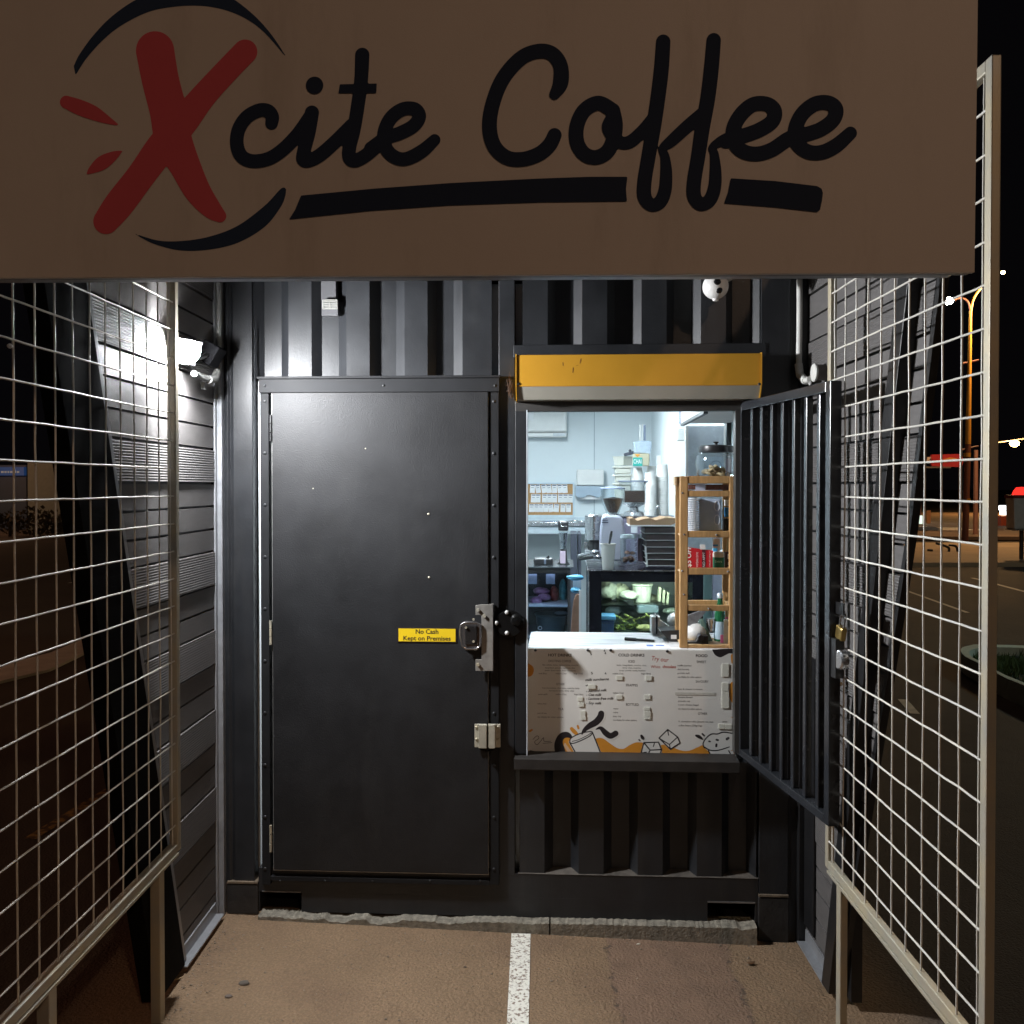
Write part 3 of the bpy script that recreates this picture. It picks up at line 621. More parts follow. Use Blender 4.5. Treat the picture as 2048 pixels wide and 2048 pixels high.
# ------------------------------------------------------------------ slatted wing walls
BY = [532, 601, 647, 693, 762, 808, 855, 899, 967.5, 1013, 1059, 1103, 1172, 1218, 1261, 1330, 1374, 1420, 1489, 1533, 1577, 1646, 1692, 1737, 1790, 1835, 1850]
def wing(side, X, tA, tB, label):
    s = -1 if side == 'l' else 1           # outward direction
    a, b = onX(*tA, X), onX(*tB, X)        # front edge line (y, z)
    fy = lambda z: a.y + (b.y - a.y) * (z - a.z) / (b.z - a.z)
    yb = 3.90 if side == 'l' else 3.80
    fz = lambda z: fy(z) - ((.04 + .145 * min(1, max(0, z) / 1.7)) if side == 'r' else .02)
    w = thing('slat_wing_wall', label, 'wall', (X, yb, gz(X)), 'slatted wing walls beside the kiosk')
    zs = sorted(onY(432, y, 3.85).z for y in BY); zs += [zs[-1] + .1, zs[-1] + .2]
    zs = [z for z in zs if z > gz(X) + .045]; zs = [gz(X) + .03] + zs; yw = yb - (.03 if side == 'l' else 0); ribs = MB(); plain = MB(); ztop = zs[-1]
    for z0, z1 in zip(zs[:-1], zs[1:]):
        g = .006; wide = z1 - z0 > .125; m = ribs if wide else plain; d = -.005 * s if wide else 0
        m.add([(X + d, yw, z0 + g), (X + d, fz(z0), z0 + g), (X + d, fz(z1), z1 - .003), (X + d, yw, z1 - .003),
               (X + .02 * s, yw, z0 + g), (X + .02 * s, fz(z0), z0 + g), (X + .02 * s, fz(z1), z1 - .003), (X + .02 * s, yw, z1 - .003)],
              [(0, 1, 2, 3), (7, 6, 5, 4), (0, 4, 5, 1), (3, 2, 6, 7), (1, 5, 6, 2), (0, 3, 7, 4)])
    ribs.build('ribbed_boards', M_rib, w); plain.build('plain_boards', M_slat, w)
    zl, zh = gz(X) + .03, ztop
    def bar(y0, y1, x0, x1, name, m, z0=zl, z1=zh, bevel=.002):
        q = MB(); p = [(x0, fy(z0) + y0, z0), (x0, fy(z0) + y1, z0), (x0, fy(z1) + y1, z1), (x0, fy(z1) + y0, z1)]
        q.add(p + [(x1, c[1], c[2]) for c in p], [(0, 1, 2, 3), (7, 6, 5, 4), (0, 4, 5, 1), (3, 2, 6, 7), (1, 5, 6, 2), (0, 3, 7, 4)]); q.build(name, m, w, bevel=bevel)
    i = -s
    bar(-.004, .035, X - .0 * s, X + i * .022, 'edge_trim', M_silver)
    bar(-.085 if side == 'r' else -.26, -.004, X - (0 if side == 'r' else .03), X + i * (.045 if side == 'r' else .03), 'raked_post', M_black if side == 'r' else mat('shaded_black', (.004, .004, .005), .8, spec=.1))  # left post widened and blackened, standing in for the shaded strip
    if side == 'r':
        q = MB()
        for k in range(12):
            z0, z1 = zl + (zh - zl) * k / 12, zl + (zh - zl) * (k + 1) / 12
            q.add([(X - .004, fz(z0) - .028, z0), (X - .004, fz(z0) - .002, z0), (X - .004, fz(z1) - .002, z1), (X - .004, fz(z1) - .028, z1), (X + .02, fz(z0) - .028, z0), (X + .02, fz(z0) - .002, z0), (X + .02, fz(z1) - .002, z1), (X + .02, fz(z1) - .028, z1)], [(0, 1, 2, 3), (7, 6, 5, 4), (0, 3, 7, 4), (1, 5, 6, 2)])
        q.build('end_post', M_black, w)
    q = MB(); xo = X + .0205 * s
    q.add([(xo, yb, zl), (xo, fy(zl) - .01, zl), (xo, fy(zh) - .01, zh), (xo, yb, zh)] if side == 'l' else [(xo, yb, zl), (xo, fz(zl), zl), (xo, fz(zh), zh), (xo, yb, zh)], [(0, 1, 2, 3)]); q.build('gap_blackout', M_black, w)  # black sheet added behind the boards so their gaps read dark
    q = MB(); q.box(X + s * .02, X + s * .06, yb - .5, yb - .45, zl, zh); q.box(X + s * .02, X + s * .06, yb - .06, yb - .01, zl, zh); q.build('back_stud', M_black, w)
    q = MB()
    if side == 'l': q.box(X - .0, X + .028, yb - .006, yb + .03, gz(X), zh); q.box(X, X + .008, yb - .03, yb - .006, gz(X), zh)
    else: q.box(X - .075, X + .02, yb + .005, yb + .03, gz(X), zh); q.box(X - .03, X, yb - .03, yb + .005, gz(X), zh); q.box(X - .012, X - .004, yb - .16, yb - .04, gz(X) + .1, 1.2)
    q.build('corner_trim', M_silver if side == 'l' else M_black, w, bevel=.002)
    q = MB(); q.prism([(X, gz(X) + .02), (X + i * .04, gz(X) + .02), (X + i * .04, gz(X) + .026), (X + i * .006, gz(X) + .026), (X + i * .006, gz(X) + .075), (X, gz(X) + .075)], yb - .04, fy(gz(X)) - .02)
    q.build('base_angle', M_silver, w)
    return fy
wing('l', -1.325, (156, 574), (357, 1938), 'dark slatted wall with raked front edge on the floodlit left of the kiosk')
wing('r', 1.185, (1824, 553), (1660, 2012), 'dark slatted wall with leaning black post on the right, behind the barred gate')

# ------------------------------------------------------------------ weld mesh gates
def mesh_gate(X, yfar, ynear, label, legs, sgn, t=.016):
    g = thing('mesh_gate', label, 'gate', (X, yfar, gz(X)), 'galvanised mesh gates either side of the bay')
    zt, zb = H + .975, H - 1.335
    fr = MB(); fr.box(X - t, X + t, yfar - .03, yfar, zb, zt); fr.box(X - t, X + t, ynear, ynear + .03, zb, zt)
    fr.box(X - t, X + t, ynear + .03, yfar - .03, zb, zb + .03); fr.box(X - t, X + t, ynear + .03, yfar - .03, zt - .03, zt); fr.build('frame', M_galv, g, bevel=.003)
    fr = MB(); fr.box(X - t - sgn * .004, X + t - sgn * .004, ynear + .03, yfar - .03, zb - .012, zb - .002); fr.build('bottom_flat', M_galv, g, bevel=.001)
    w = MB(); xi = X - sgn * .006; z = H + .062 - 1.3
    while z < zt - .02:
        if z > zb + .03:
            n = 16; w.tube([(xi + random.uniform(-.0012, .0012), ynear + .01 + (yfar - ynear - .02) * i / n, z + random.uniform(-.001, .001)) for i in range(n + 1)], .0029, 8)
        z += .1
    y = yfar - .045; xo = xi + sgn * .0056
    while y > ynear + .04:
        n = 16; w.tube([(xo + random.uniform(-.0012, .0012), y + random.uniform(-.0012, .0012), zb + .01 + (zt - zb - .02) * i / n) for i in range(n + 1)], .0027, 8); y -= .1
    w.build('wire_mesh', M_wire, g)
    if sgn > 0: q = onX(1714, 592, X - .006); q2 = (xi, q.y, round((q.z - H - .062) * 10) / 10 + H + .062)
    else: q = onX(20, 692, X + .006); q2 = (xi, q.y, q.z)
    k = MB(); k.ball(q2, .006, .008, .006, 10, 6, .1); k.build('cable_tie', mat('white_tie', (.6, .6, .56), .5), g)
    for y in legs:
        l = MB(); l.box(X - t * 1.1, X + t * 1.1, y - .02, y + .02, gz(X) - .01, zb - .002); l.build('leg', M_galv, g, bevel=.003)
    return g
mesh_gate(-1.275, 3.31, 1.85, 'galvanised weld mesh gate on the left, beside the floodlight', (3.13, 2.40), -1)
mesh_gate(1.07, 3.16, 2.06, 'galvanised weld mesh gate on the right, in front of the street', (3.02, 2.2), 1, .0115)

# ------------------------------------------------------------------ fascia sign and canopy
SA = math.atan(.024)
SF = Matrix.Translation((0, 1.95, 0)) @ Matrix.Rotation(-SA, 4, 'Z')
def SB(): return MB(SF)
ux0 = F(-420, 600, 0, SF)[0]; uxr, wbr = F(1949, 545, 0, SF); wbl = F(0, 555, 0, SF)[1]; wb_ = (wbr + wbl) / 2; wt_ = H + 1.32
sg = thing('fascia_sign', 'large off-white hanging sign with a red X and dark script lettering', 'sign', (0, 0, wb_), M=SF)
mb = SB(); u2 = F(1957, 0, 0, SF)[0]
mb.prism([(ux0, wb_), (uxr, wb_), (u2, wt_), (ux0, wt_)], 0, .012)
M_sign = mat('off_white_sign_face', (.66, .60, .56), .55, var=.04, nscale=2, bump=.1, bscale=400, streak=((.50, .44, .40), .5, (5, 5, 1.2)))
pn = mb.build('panel', M_sign, sg)
mb = SB(); mb.box(ux0, uxr, .012, .04, wb_ + .003, wb_ + .035); mb.box(uxr - .03, uxr - .001, .012, .04, wb_ + .035, wt_); mb.build('back_frame', mat('dark_alloy', (.22, .23, .25), .4, .4), sg)
A = lambda pts, k=8: [(x * .53002, y * .53002, r * .53) for x, y, r in smooth(pts, k)]
def Bz(pts, k=8, r=25):
    pts = [p if len(p) == 3 else (p[0], p[1], r) for p in pts]
    return [(900 + x * .5942, y * .5942, q * .5942) for x, y, q in smooth(pts, k)]
def A_(pts, r=26): return A([p if len(p) == 3 else (p[0], p[1], r) for p in pts])
red = [A([(585, 190, 72), (605, 300, 70), (635, 420, 70), (655, 530, 70), (700, 630, 58), (745, 720, 50), (795, 785, 38), (830, 815, 24)]),
       A([(925, 195, 46), (860, 262, 46), (770, 360, 48), (690, 460, 56), (610, 555, 58), (530, 665, 54), (450, 770, 56), (400, 835, 48)]),
       A([(250, 385, 24), (300, 405, 29), (350, 425, 27), (400, 450, 16), (447, 472, 2)]), A([(460, 570, 2), (425, 590, 18), (385, 615, 26), (348, 640, 14), (330, 655, 3)])]
mb = SB(); art(mb, artwork(red, [], 3.2), -.0012); mb.build('red_letter', mat('red_vinyl', (.66, .11, .14), .65, var=.03, spec=.15), sg)
def arcpoly(top, bot): return [[(x * .53002, y * .53002) for x, y in smooth(top, 8) + smooth(bot, 8)[::-1]]]
sw = arcpoly([(278, 250), (300, 205), (355, 130), (430, 55), (530, -10), (640, -45), (750, -50), (860, -15), (950, 50), (1020, 125), (1080, 213)],
             [(285, 285), (325, 222), (390, 150), (460, 95), (560, 45), (660, 25), (760, 22), (850, 38), (930, 72), (1000, 125), (1078, 215)])
sw2 = arcpoly([(505, 880), (600, 908), (700, 908), (800, 890), (900, 850), (1000, 775), (1060, 712), (1080, 712)],
              [(508, 883), (580, 920), (680, 945), (790, 942), (900, 915), (1000, 855), (1060, 780), (1078, 735)])
ring = sw + sw2
mb = SB(); art(mb, artwork([], ring, 3.2), -.0006); mb.build('swoosh', mat('navy_vinyl', (.03, .05, .10), .7, var=.05, spec=.15), sg)
letters = [A_([(1025, 465, 24), (1027, 440), (1010, 418), (975, 417), (930, 443), (900, 490), (894, 545), (912, 590), (955, 608), (1015, 598), (1070, 562), (1125, 505), (1168, 440, 24)]),
    A_([(1177, 425, 27), (1165, 500), (1148, 565), (1144, 600), (1165, 606), (1210, 583), (1270, 530), (1325, 475)]), [(1187 * .53, 322 * .53, 33 * .53)],
    A_([(1367, 207, 27), (1363, 300), (1350, 400), (1335, 490), (1318, 560), (1320, 597), (1345, 605), (1395, 575), (1450, 520)]),
    A_([(1400, 560), (1455, 522), (1510, 502), (1560, 475), (1582, 440), (1565, 412), (1520, 412), (1475, 445), (1450, 500), (1455, 555), (1485, 590), (1530, 600), (1590, 572), (1640, 528, 22)]),
    Bz([(352, 318, 18), (372, 280, 26), (372, 222), (345, 182), (300, 172), (240, 195), (180, 262), (145, 345), (133, 425), (148, 490), (190, 530), (245, 536), (300, 518), (335, 488), (352, 455, 24)]),
    Bz([(548, 372), (500, 347), (452, 372), (427, 425), (428, 480), (452, 518), (490, 530), (528, 512), (550, 470), (557, 420), (548, 372)]),
    Bz([(548, 395, 22), (535, 425, 24), (548, 452, 26), (570, 478, 22), (605, 478, 22), (650, 440, 22), (690, 395, 24)]),
    Bz([(718, 140, 24), (712, 230), (700, 330), (685, 430), (668, 530, 24), (655, 610, 24), (655, 662, 24), (677, 690, 22), (707, 680, 23), (724, 640, 22), (728, 580, 20), (724, 530, 16), (716, 500, 14), (745, 475, 20), (800, 425, 22), (850, 385, 24)]),
    Bz([(888, 135, 24), (880, 230), (868, 330), (850, 430), (835, 530, 24), (822, 610, 24), (822, 660, 24), (843, 688, 22), (873, 675, 23), (890, 635, 22), (894, 580, 20), (890, 520, 15), (884, 495, 13), (930, 468, 20), (985, 457, 20)]),
    Bz([(930, 475), (985, 458), (1040, 438), (1085, 408), (1092, 372), (1065, 350), (1020, 352), (980, 385), (955, 432), (958, 480), (988, 510), (1035, 518), (1085, 503), (1135, 470), (1180, 448)]),
    Bz([(1150, 465), (1200, 452), (1250, 434), (1290, 403), (1299, 367), (1273, 346), (1228, 350), (1185, 385), (1163, 435), (1168, 480), (1203, 510), (1250, 513), (1300, 490), (1348, 448, 22)])]
fills = [[(1282 * .53, 318 * .53), (1422 * .53, 315 * .53), (1420 * .53, 352 * .53), (1277 * .53, 352 * .53)],
    [(602, 391), (750, 377), (901, 366), (1078, 357), (1180, 353.5), (1255, 353.5), (1252, 378), (1254, 403), (1080, 405), (900, 411), (740, 422), (578, 439), (590, 420)],
    [(1461.5, 356.5), (1550, 362), (1634, 372), (1643, 377), (1646, 386), (1644, 402), (1640, 420), (1634, 424.5), (1550, 415), (1448, 407), (1456, 385)]]
mb = SB(); art(mb, artwork(letters, fills, 2.6), -.0018); mb.build('lettering', mat('near_black_vinyl', (.024, .036, .07), .7, var=.05, spec=.12), sg)
cn = thing('canopy', 'dark flat canopy roof reaching from the kiosk to the hanging sign', 'canopy', (0, 2.9, wb_ + .3))
mb = MB(); mb.box(-1.75, .93, 2.02, 3.86, 3.02, 3.05); mb.build('roof_sheet', M_black, cn)
mb = MB(SF); mb.box(ux0, uxr - .02, .045, .085, wb_ + .007, wb_ + .05); mb.build('front_beam', mat('alloy_beam', (.45, .47, .52), .35, .6, var=.1), cn, bevel=.003)
mb = MB()
for y in (2.6, 3.3): mb.box(-1.75, .93, y, y + .05, 2.95, 3.02)
mb.build('rafter', M_black, cn)
mb = MB(); mb.box(-1.75, .93, 2.06, 2.1, wb_ + .05, 3.02); mb.build('fascia_backing', M_black, cn)

# ------------------------------------------------------------------ floodlight, conduits, camera
fl = thing('floodlight', 'glaring white floodlight on the left wall above the mesh gate', 'floodlight', (-1.31, 3.4, 2.38))
LP = onY(374, 704, 3.42)
LN = Vector((.83, -.36, -.43)).normalized(); LM = Matrix.Translation(LP) @ LN.to_track_quat('-Y', 'Z').to_matrix().to_4x4()
mb = MB(LM); kk = []
for i in range(9):
    a = math.pi / 2 * i / 8; kk.append((math.cos(a), -math.sin(a) * .026))
n = 28
for r, h in kk: mb.v += [LM @ Vector((.062 * r * math.cos(2 * math.pi * j / n), h, .047 * r * math.sin(2 * math.pi * j / n))) for j in range(n)]
for i in range(8):
    for j in range(n): mb.f.append((i * n + j, i * n + (j + 1) % n, (i + 1) * n + (j + 1) % n, (i + 1) * n + j)); mb.sm.append(True)
mb.build('lamp', glow('floodlight_lens', (.95, .97, 1.0), FLOOD_L), fl)
mb = MB(LM); mb.box(-.066, .066, .0005, .028, -.05, .05); mb.build('housing', M_black, fl, bevel=.003)
mb = MB(LM)
for i in range(6): mb.box(-.055 + .02 * i, -.051 + .02 * i, .028, .036, -.04, .04)
mb.build('cooling_fins', M_black, fl)
q0 = onY(422, 708, 3.72); mb = MB(Matrix.Translation(q0) @ Matrix.Rotation(R(30), 4, 'Y')); mb.box(-.035, .035, -.05, .05, -.042, .042); mb.build('mounting_box', mat('shaded_black', (.004, .004, .005), .8, spec=.1), fl, bevel=.004)  # shade put into the box colour, as the lamp over-brightens it
mb = MB(); mb.tube([(LP.x - .01, LP.y + .03, LP.z), (LP.x - .005, LP.y + .15, LP.z), q0], .009, 8); mb.build('bracket', M_black, fl)
def conduit(pts, lab, m):
    t = thing('conduit', lab, 'pipe', pts[0]); mb = MB(); mb.tube(smooth([tuple(p) for p in pts], 5), .012, 14); mb.build('pipe', m, t); return t
M_dimpvc = mat('dimmed_pvc', (.22, .22, .21), .5)  # white pvc darkened in its colour to offset the floodlight's glare
y_ = 3.84
cA = [onY(437, 540, y_), onY(437, 700, y_), onY(436, 735, y_ - .02), onY(428, 757, y_ - .08), onY(412, 757, y_ - .16), onY(395, 750, 3.6), onY(388, 747, 3.52)]
t = conduit(cA, 'short pale conduit toned down to grey, with an elbow under the floodlight', M_dimpvc)
mb = MB(); mb.tube([onY(434, 745, y_ - .02), onY(429, 758, y_ - .08), onY(417, 759, y_ - .14)], .0165, 14); mb.build('elbow', M_dimpvc, t)
mb = MB(); p = onY(411, 772, 3.72); mb.box(-1.32, p.x, p.y - .01, p.y + .01, p.z - .014, p.z + .014); mb.build('saddle', M_dimpvc, t)
y_ = 3.76
cB = [onY(1599, 540, y_), onY(1599, 640, y_), onY(1598, 725, y_), onY(1601, 750, y_ - .01), onY(1612, 760, y_ - .08), onY(1620, 758, 3.6)]
t = conduit(cB, 'white conduit dropping to a round junction box on the right wall', M_pvc)
mb = MB(); mb.tube([onY(1597, 728, y_), onY(1600, 750, y_ - .01), onY(1610, 761, y_ - .06), onY(1613, 761, y_ - .08)], .0165, 14); mb.build('elbow', M_pvc, t)
mb = MB(); p = onY(1629, 745, 3.55); mb.lathe((p.x, p.y, p.z), [(0, -.006), (.033, -.006), (.036, -.003), (.036, .004), (0, .005)], 28, 'X')
jb = mb.build('junction_box', M_pvc, t); mb = MB(); mb.lathe((p.x, p.y, p.z), [(.031, .005), (.031, 1.182 - p.x)], 28, 'X'); mb.build('barrel', mat('brown_grey_barrel', (.16, .14, .12), .6), jb)
mb = MB(); q = onY(1620, 767, 3.56); mb.ball((q.x, q.y, q.z), .006, .006, .008, 8, 6); mb.build('gland', M_white, t)
cc = thing('security_camera', 'white dome security camera under the canopy above the window', 'camera', onY(1432, 545, 3.7))
c = onY(1431, 573, 3.66); mb = MB(); mb.ball(c, .052, .052, .052, 28, 18); 
ey = mb.build('dome', M_white, cc)
mb = MB(); d = (CPOS - c).normalized() + Vector((.1, 0, 0)); d.normalize()
M2 = Matrix.Translation(c) @ d.to_track_quat('-Y', 'Z').to_matrix().to_4x4()
for dz, r in ((.016, .015), (-.014, .0135)):
    q = MB(M2); q.lathe((.002 if dz > 0 else .01, 0, dz), [(0, -.0535), (r * .6, -.053), (r, -.046)], 20, 'Y'); q.build('lens', mat('lens_black', (.005, .005, .006), .1), ey)
mb = MB(); mb.cyl((c.x + .02, 3.68, c.z + .03), (c.x + .02, 3.68, 3.02), .05, .05, 24); mb.build('mount', M_pvc, cc)
mb = MB(); mb.lathe((c.x, c.y, c.z), [(.012, -.058), (.013, -.05)], 12); mb.build('sensor', M_white, cc)

def tuft(c, n, sx, sy, sz, lab):
    mb = MB()
    for k in range(n):
        p = [Vector((c.x + random.gauss(0, sx), c.y + random.gauss(0, sy), c.z + random.gauss(0, sz))) for _ in range(3)]
        mb.tube(smooth([tuple(q) for q in p], 3), .0009, 4)
    solo(mb, 'dry_grass_tuft', mat('dry_fibre', (.07, .04, .025), .8, var=.4, nscale=40), lab, 'dry grass')
tuft(onY(1020, 772, 3.84), 26, .008, .008, .02, 'wisp of dry brown fibres at the left end of the shutter box')
tuft(onY(327, 800, 3.45), 50, .008, .02, .04, 'dry fibres caught behind the hinge post of the left mesh gate')
# ------------------------------------------------------------------ concrete pad under the kiosk
def rough_slab(xa, xb, name_lab, seed):
    rnd = random.Random(seed); mb = B(); ua = F(xa, 1850, -.05)[0]; ub2 = F(xb, 1850, -.05)[0]; n = int((ub2 - ua) / .009); A_l = []
    hold = 0; chip = 0
    for i in range(n + 1):
        if hold <= 0: hold = rnd.randint(3, 9); tgt = rnd.random() ** 2 * .024 if 620 < xa + (xb - xa) * i / n < 960 else rnd.random() ** 4 * .012
        hold -= 1; chip += (tgt - chip) * .5
        u = ua + (ub2 - ua) * i / n; wx = CF @ Vector((u, 0, 0)); g = gz(wx.x) - .055
        top = -.004 - rnd.random() * .005 - chip * .8
        out = -.05 + 0; A_l.append((u, out, g, top, .006 + chip * .3))
    for a, b in zip(A_l[:-1], A_l[1:]):
        mb.add([(a[0], a[1], a[2]), (b[0], b[1], b[2]), (b[0], b[1], b[3] - b[4] * .5), (a[0], a[1], a[3] - a[4] * .5), (b[0], b[1] + b[4], b[3]), (a[0], a[1] + a[4], a[3]), (b[0], .03, b[3]), (a[0], .03, a[3])],
               [(0, 1, 2, 3), (3, 2, 4, 5), (5, 4, 6, 7)])
    solo(mb, 'concrete_footing', M_concrete, name_lab, 'footing', 'broken concrete footings under the kiosk')
rough_slab(516, 1098, 'crumbling concrete footing under the door end of the kiosk', 3)
rough_slab(1101, 1514, 'straight concrete footing under the window end of the kiosk', 5)
# litter: bark, leaf, pebbles
def bark(px, py, l, w, rot, lab, col, curl=.02):
    g = onG(px, py); n = 10; mb = MB(); c, s_ = math.cos(rot), math.sin(rot); vs = []
    for i in range(n + 1):
        t = i / n - .5; ww = w * (1 - (2 * abs(t)) ** 2 * .8)
        for k in (-1, 1): vs.append((g.x + t * l * c - k * ww * s_, g.y + t * l * s_ + k * ww * c, gz(g.x) + .006 + curl * (2 * t) ** 2 + random.uniform(0, .003)))
    mb.add(vs, [(2 * i, 2 * i + 1, 2 * i + 3, 2 * i + 2) for i in range(n)], True)
    solo(mb, 'bark_strip' if w > .008 else 'twig', mat('bark_' + str(int(col[0] * 100)), col, .8, var=.3, nscale=20), lab, 'bark', solid=.003)
bark(465, 1836, .13, .011, .4, 'curled strip of bark by the left foot of the kiosk', (.42, .26, .13), .03)
bark(530, 1842, .08, .009, -.1, 'flat strip of bark on the ground left of the footing', (.40, .25, .13), .002)
bark(352, 1982, .06, .002, .5, 'thin dry twig near the left wing wall', (.45, .32, .18), .004)
bark(1502, 1918, .035, .009, .2, 'small brown leaf on the right of the bay', (.14, .07, .03), .004)
bark(430, 1865, .05, .015, .8, 'dark crumpled leaf beside the base of the left wing wall', (.03, .03, .028), .01)
mb = MB(); 
for i in range(900):
    x = random.uniform(-1.25, 1.12); y = random.uniform(2.9, 3.8)
    if i % 4 == 0: x = -1.27 + random.random() ** 2 * .12
    if i % 4 == 1: y = 3.86 - .05 * x - random.random() ** 2 * .07
    r = random.uniform(.0012, .0042) * (1.6 if random.random() < .06 else 1)
    k = len(mb.v); mb.ball((x, y, gz(x) + r * .4), r, r * random.uniform(.6, 1), r * .6, 6, 4, .2)
mb.build('gravel', mat('pebble', (.24, .19, .14), .9, var=.6, nscale=40), kind='stuff')['label'] = 'scattered grit and small stones on the bitumen'
for i, (px, py, r) in enumerate(((488, 1983, .014), (1004, 1857, .007), (1277, 1883, .006), (930, 1938, .005), (457, 2010, .01))):
    g = onG(px, py); mb = MB(); mb.ball((g.x, g.y, gz(g.x) + r * .3), r * 1.5, r, r * .6, 9, 7, .12)
    solo(mb, 'stone', mat('stone_%d' % i, ((.12, .1, .08), (.7, .66, .55), (.6, .55, .45), (.1, .07, .05), (.14, .11, .09))[i], .8, var=.2),
         ('flat dark stone on the left of the bay', 'pale pebble just behind the end of the white line', 'pale pebble right of the white line near the footing', 'small dark pebble left of the white line', 'dark stone chip nearest the left gate leg')[i], 'stone')
# ------------------------------------------------------------------ menu board in the window
WV = .035
mn = thing('menu_board', 'white drinks and food menu board with orange drawings under the counter', 'menu', (F(1260, 1508, WV)[0], WV, F(1260, 1508, WV)[1]), M=CF)
mb = B(); mb.pbox(1055, 1297, 1470, 1511, WV, WV + .008); mb.build('board', mat('menu_white', (.70, .69, .65), .5, var=.03), mn, bevel=.001)
Z = lambda pts: [(1030 + p[0] * .2381, 1280 + p[1] * .2381) + ((p[2] * .2381,) if len(p) > 2 else ()) for p in pts]
clip = (1055.5, 1297.5, 1469, 1510.5)
def layer(name, m, strokes, fills, v, st=1.0):
    mb = B(); art(mb, artwork([Z(q) for q in strokes], [Z(q) for q in fills], st, clip), WV - v * .3); mb.build(name, m, mn)
orange = mat('orange_ink', (.62, .26, .03), .5, var=.05); ink = mat('black_ink', (.018, .014, .016), .5); wht = mat('menu_white', (.70, .69, .65), .5)
s3 = lambda pts, k=6: smooth(pts, k)
layer('orange_print', orange, [s3([(475, 745, 14), (500, 772, 17), (535, 802, 7)]), s3([(527, 722, 9), (533, 742, 9)]), s3([(112, 200, 4), (132, 240, 24), (128, 280, 22), (112, 300, 8)]), s3([(1832, 135, 20), (1825, 190, 8)]), s3([(1835, 380, 30), (1838, 470, 38), (1832, 520, 10)]), s3([(125, 765, 10), (142, 755, 8)]), [(1825, 650, 6)]],
      [s3([(640, 850), (690, 825), (740, 828), (800, 870), (860, 908), (910, 914), (960, 885), (1010, 862), (1060, 860), (1100, 872), (1180, 900), (1240, 880), (1290, 882), (1350, 912), (1420, 932), (1480, 925), (1540, 898), (1590, 885), (1700, 930), (1850, 910)]) + [(1850, 975), (320, 975), (340, 920), (420, 900)]], .0004)
layer('black_shapes', ink, [s3([(385, 960, 45), (370, 880, 40), (395, 815, 34), (440, 800, 26), (480, 825, 8)]), s3([(130, 940, 14), (230, 955, 10), (330, 958, 8)]), s3([(820, 960, 8), (850, 950, 8), (890, 962, 6)])],
      [s3([(1655, 80), (1680, 125), (1725, 145), (1770, 125), (1800, 112), (1840, 112), (1840, 70)])], .0008)
layer('orange_inset', orange, [s3([(495, 960, 14), (440, 890, 26), (428, 845, 22), (470, 830, 6)]), ], [], .0012)
layer('pale_inset', mat('peach_ink', (.62, .42, .28), .5), [s3([(470, 955, 14), (425, 890, 12), (420, 870, 6)])], [], .0015)
out = lambda q, d: [(x, y, r + d) for x, y, r in q]
sw1 = s3([(562, 795, 3), (578, 762, 14), (625, 722, 24), (680, 690, 28), (715, 650, 28), (724, 618, 25)]); sw2_ = s3([(680, 750, 4), (720, 740, 15), (760, 780, 24), (802, 806, 24), (845, 785, 24)])
cupf = [(460, 862), (478, 825), (550, 785), (640, 768), (652, 790), (722, 960), (515, 960)]
cube1 = [(1082, 862), (1205, 858), (1230, 920), (1222, 960), (1057, 960)]; cube2 = [(1283, 752), (1366, 815), (1386, 865), (1305, 918), (1210, 824)]
muf = s3([(1590, 905), (1580, 870), (1605, 825), (1650, 790), (1700, 790), (1745, 775), (1800, 780), (1840, 800), (1840, 910), (1760, 935), (1680, 940), (1620, 930)])
layer('white_shapes', wht, [out(sw1, 11), out(sw2_, 11), [(x, y, 8) for x, y in cupf + cupf[:1]], [(x, y, 6) for x, y in cube1 + cube1[:1]], [(x, y, 6) for x, y in cube2 + cube2[:1]]], [cupf, cube1, cube2, muf, [(1630, 925), (1830, 930), (1840, 965), (1645, 965)]], .0019, .8)
L = lambda r, *p: [(x, y, r) for x, y in p]
layer('black_drawing', ink, [sw1, sw2_, L(5, (460, 862), (515, 958)), L(5, (652, 780), (722, 958)), [(x, y, 4.5) for x, y in s3([(460, 862), (470, 825), (540, 788), (620, 770), (650, 775), (630, 805), (560, 842), (490, 868), (462, 862)])],
      [(x, y, 3) for x, y in s3([(480, 852), (540, 835), (610, 800), (640, 780)])], L(5, *cube1[:3]), L(5, (1082, 862), (1057, 958)), L(5, (1082, 862), (1135, 925), (1230, 920)), L(5, (1135, 925), (1118, 958)), L(5, (1230, 920), (1220, 958)), L(4, (1170, 870), (1162, 895)), L(4, (1060, 950), (1105, 942)),
      L(5, *(cube2 + cube2[:1])), L(4, (1210, 824), (1297, 878), (1366, 815)), L(4, (1297, 878), (1305, 918)), L(4, (1283, 762), (1290, 800)),
      [(x, y, 5) for x, y in muf[:46]], s3([(1592, 900, 5), (1640, 926, 5), (1710, 926, 5), (1800, 898, 4)]), [(1630, 851, 7), (1640, 853, 6)], [(1692, 838, 8), (1706, 841, 7)], [(1780, 832, 11), (1792, 824, 10)], [(1692, 878, 9), (1690, 892, 9)], s3([(1520, 803, 8), (1545, 812, 14), (1575, 833, 5)]), [(1573, 788, 7), (1588, 803, 6)],
      s3([(1062, 805, 10), (1072, 822, 13), (1078, 832, 6)]), [(1042, 838, 6), (1050, 845, 5)], L(5, (1795, 930), (1810, 958)), L(5, (1625, 930), (1640, 960)),
      s3([(150, 835, 2), (185, 805, 2), (200, 825, 2), (165, 855, 2), (185, 880, 2), (215, 850, 2), (240, 820, 2), (245, 850, 2), (300, 850, 2)]), L(2, (235, 868), (310, 862))], [], .0023, .7)
tb = B()
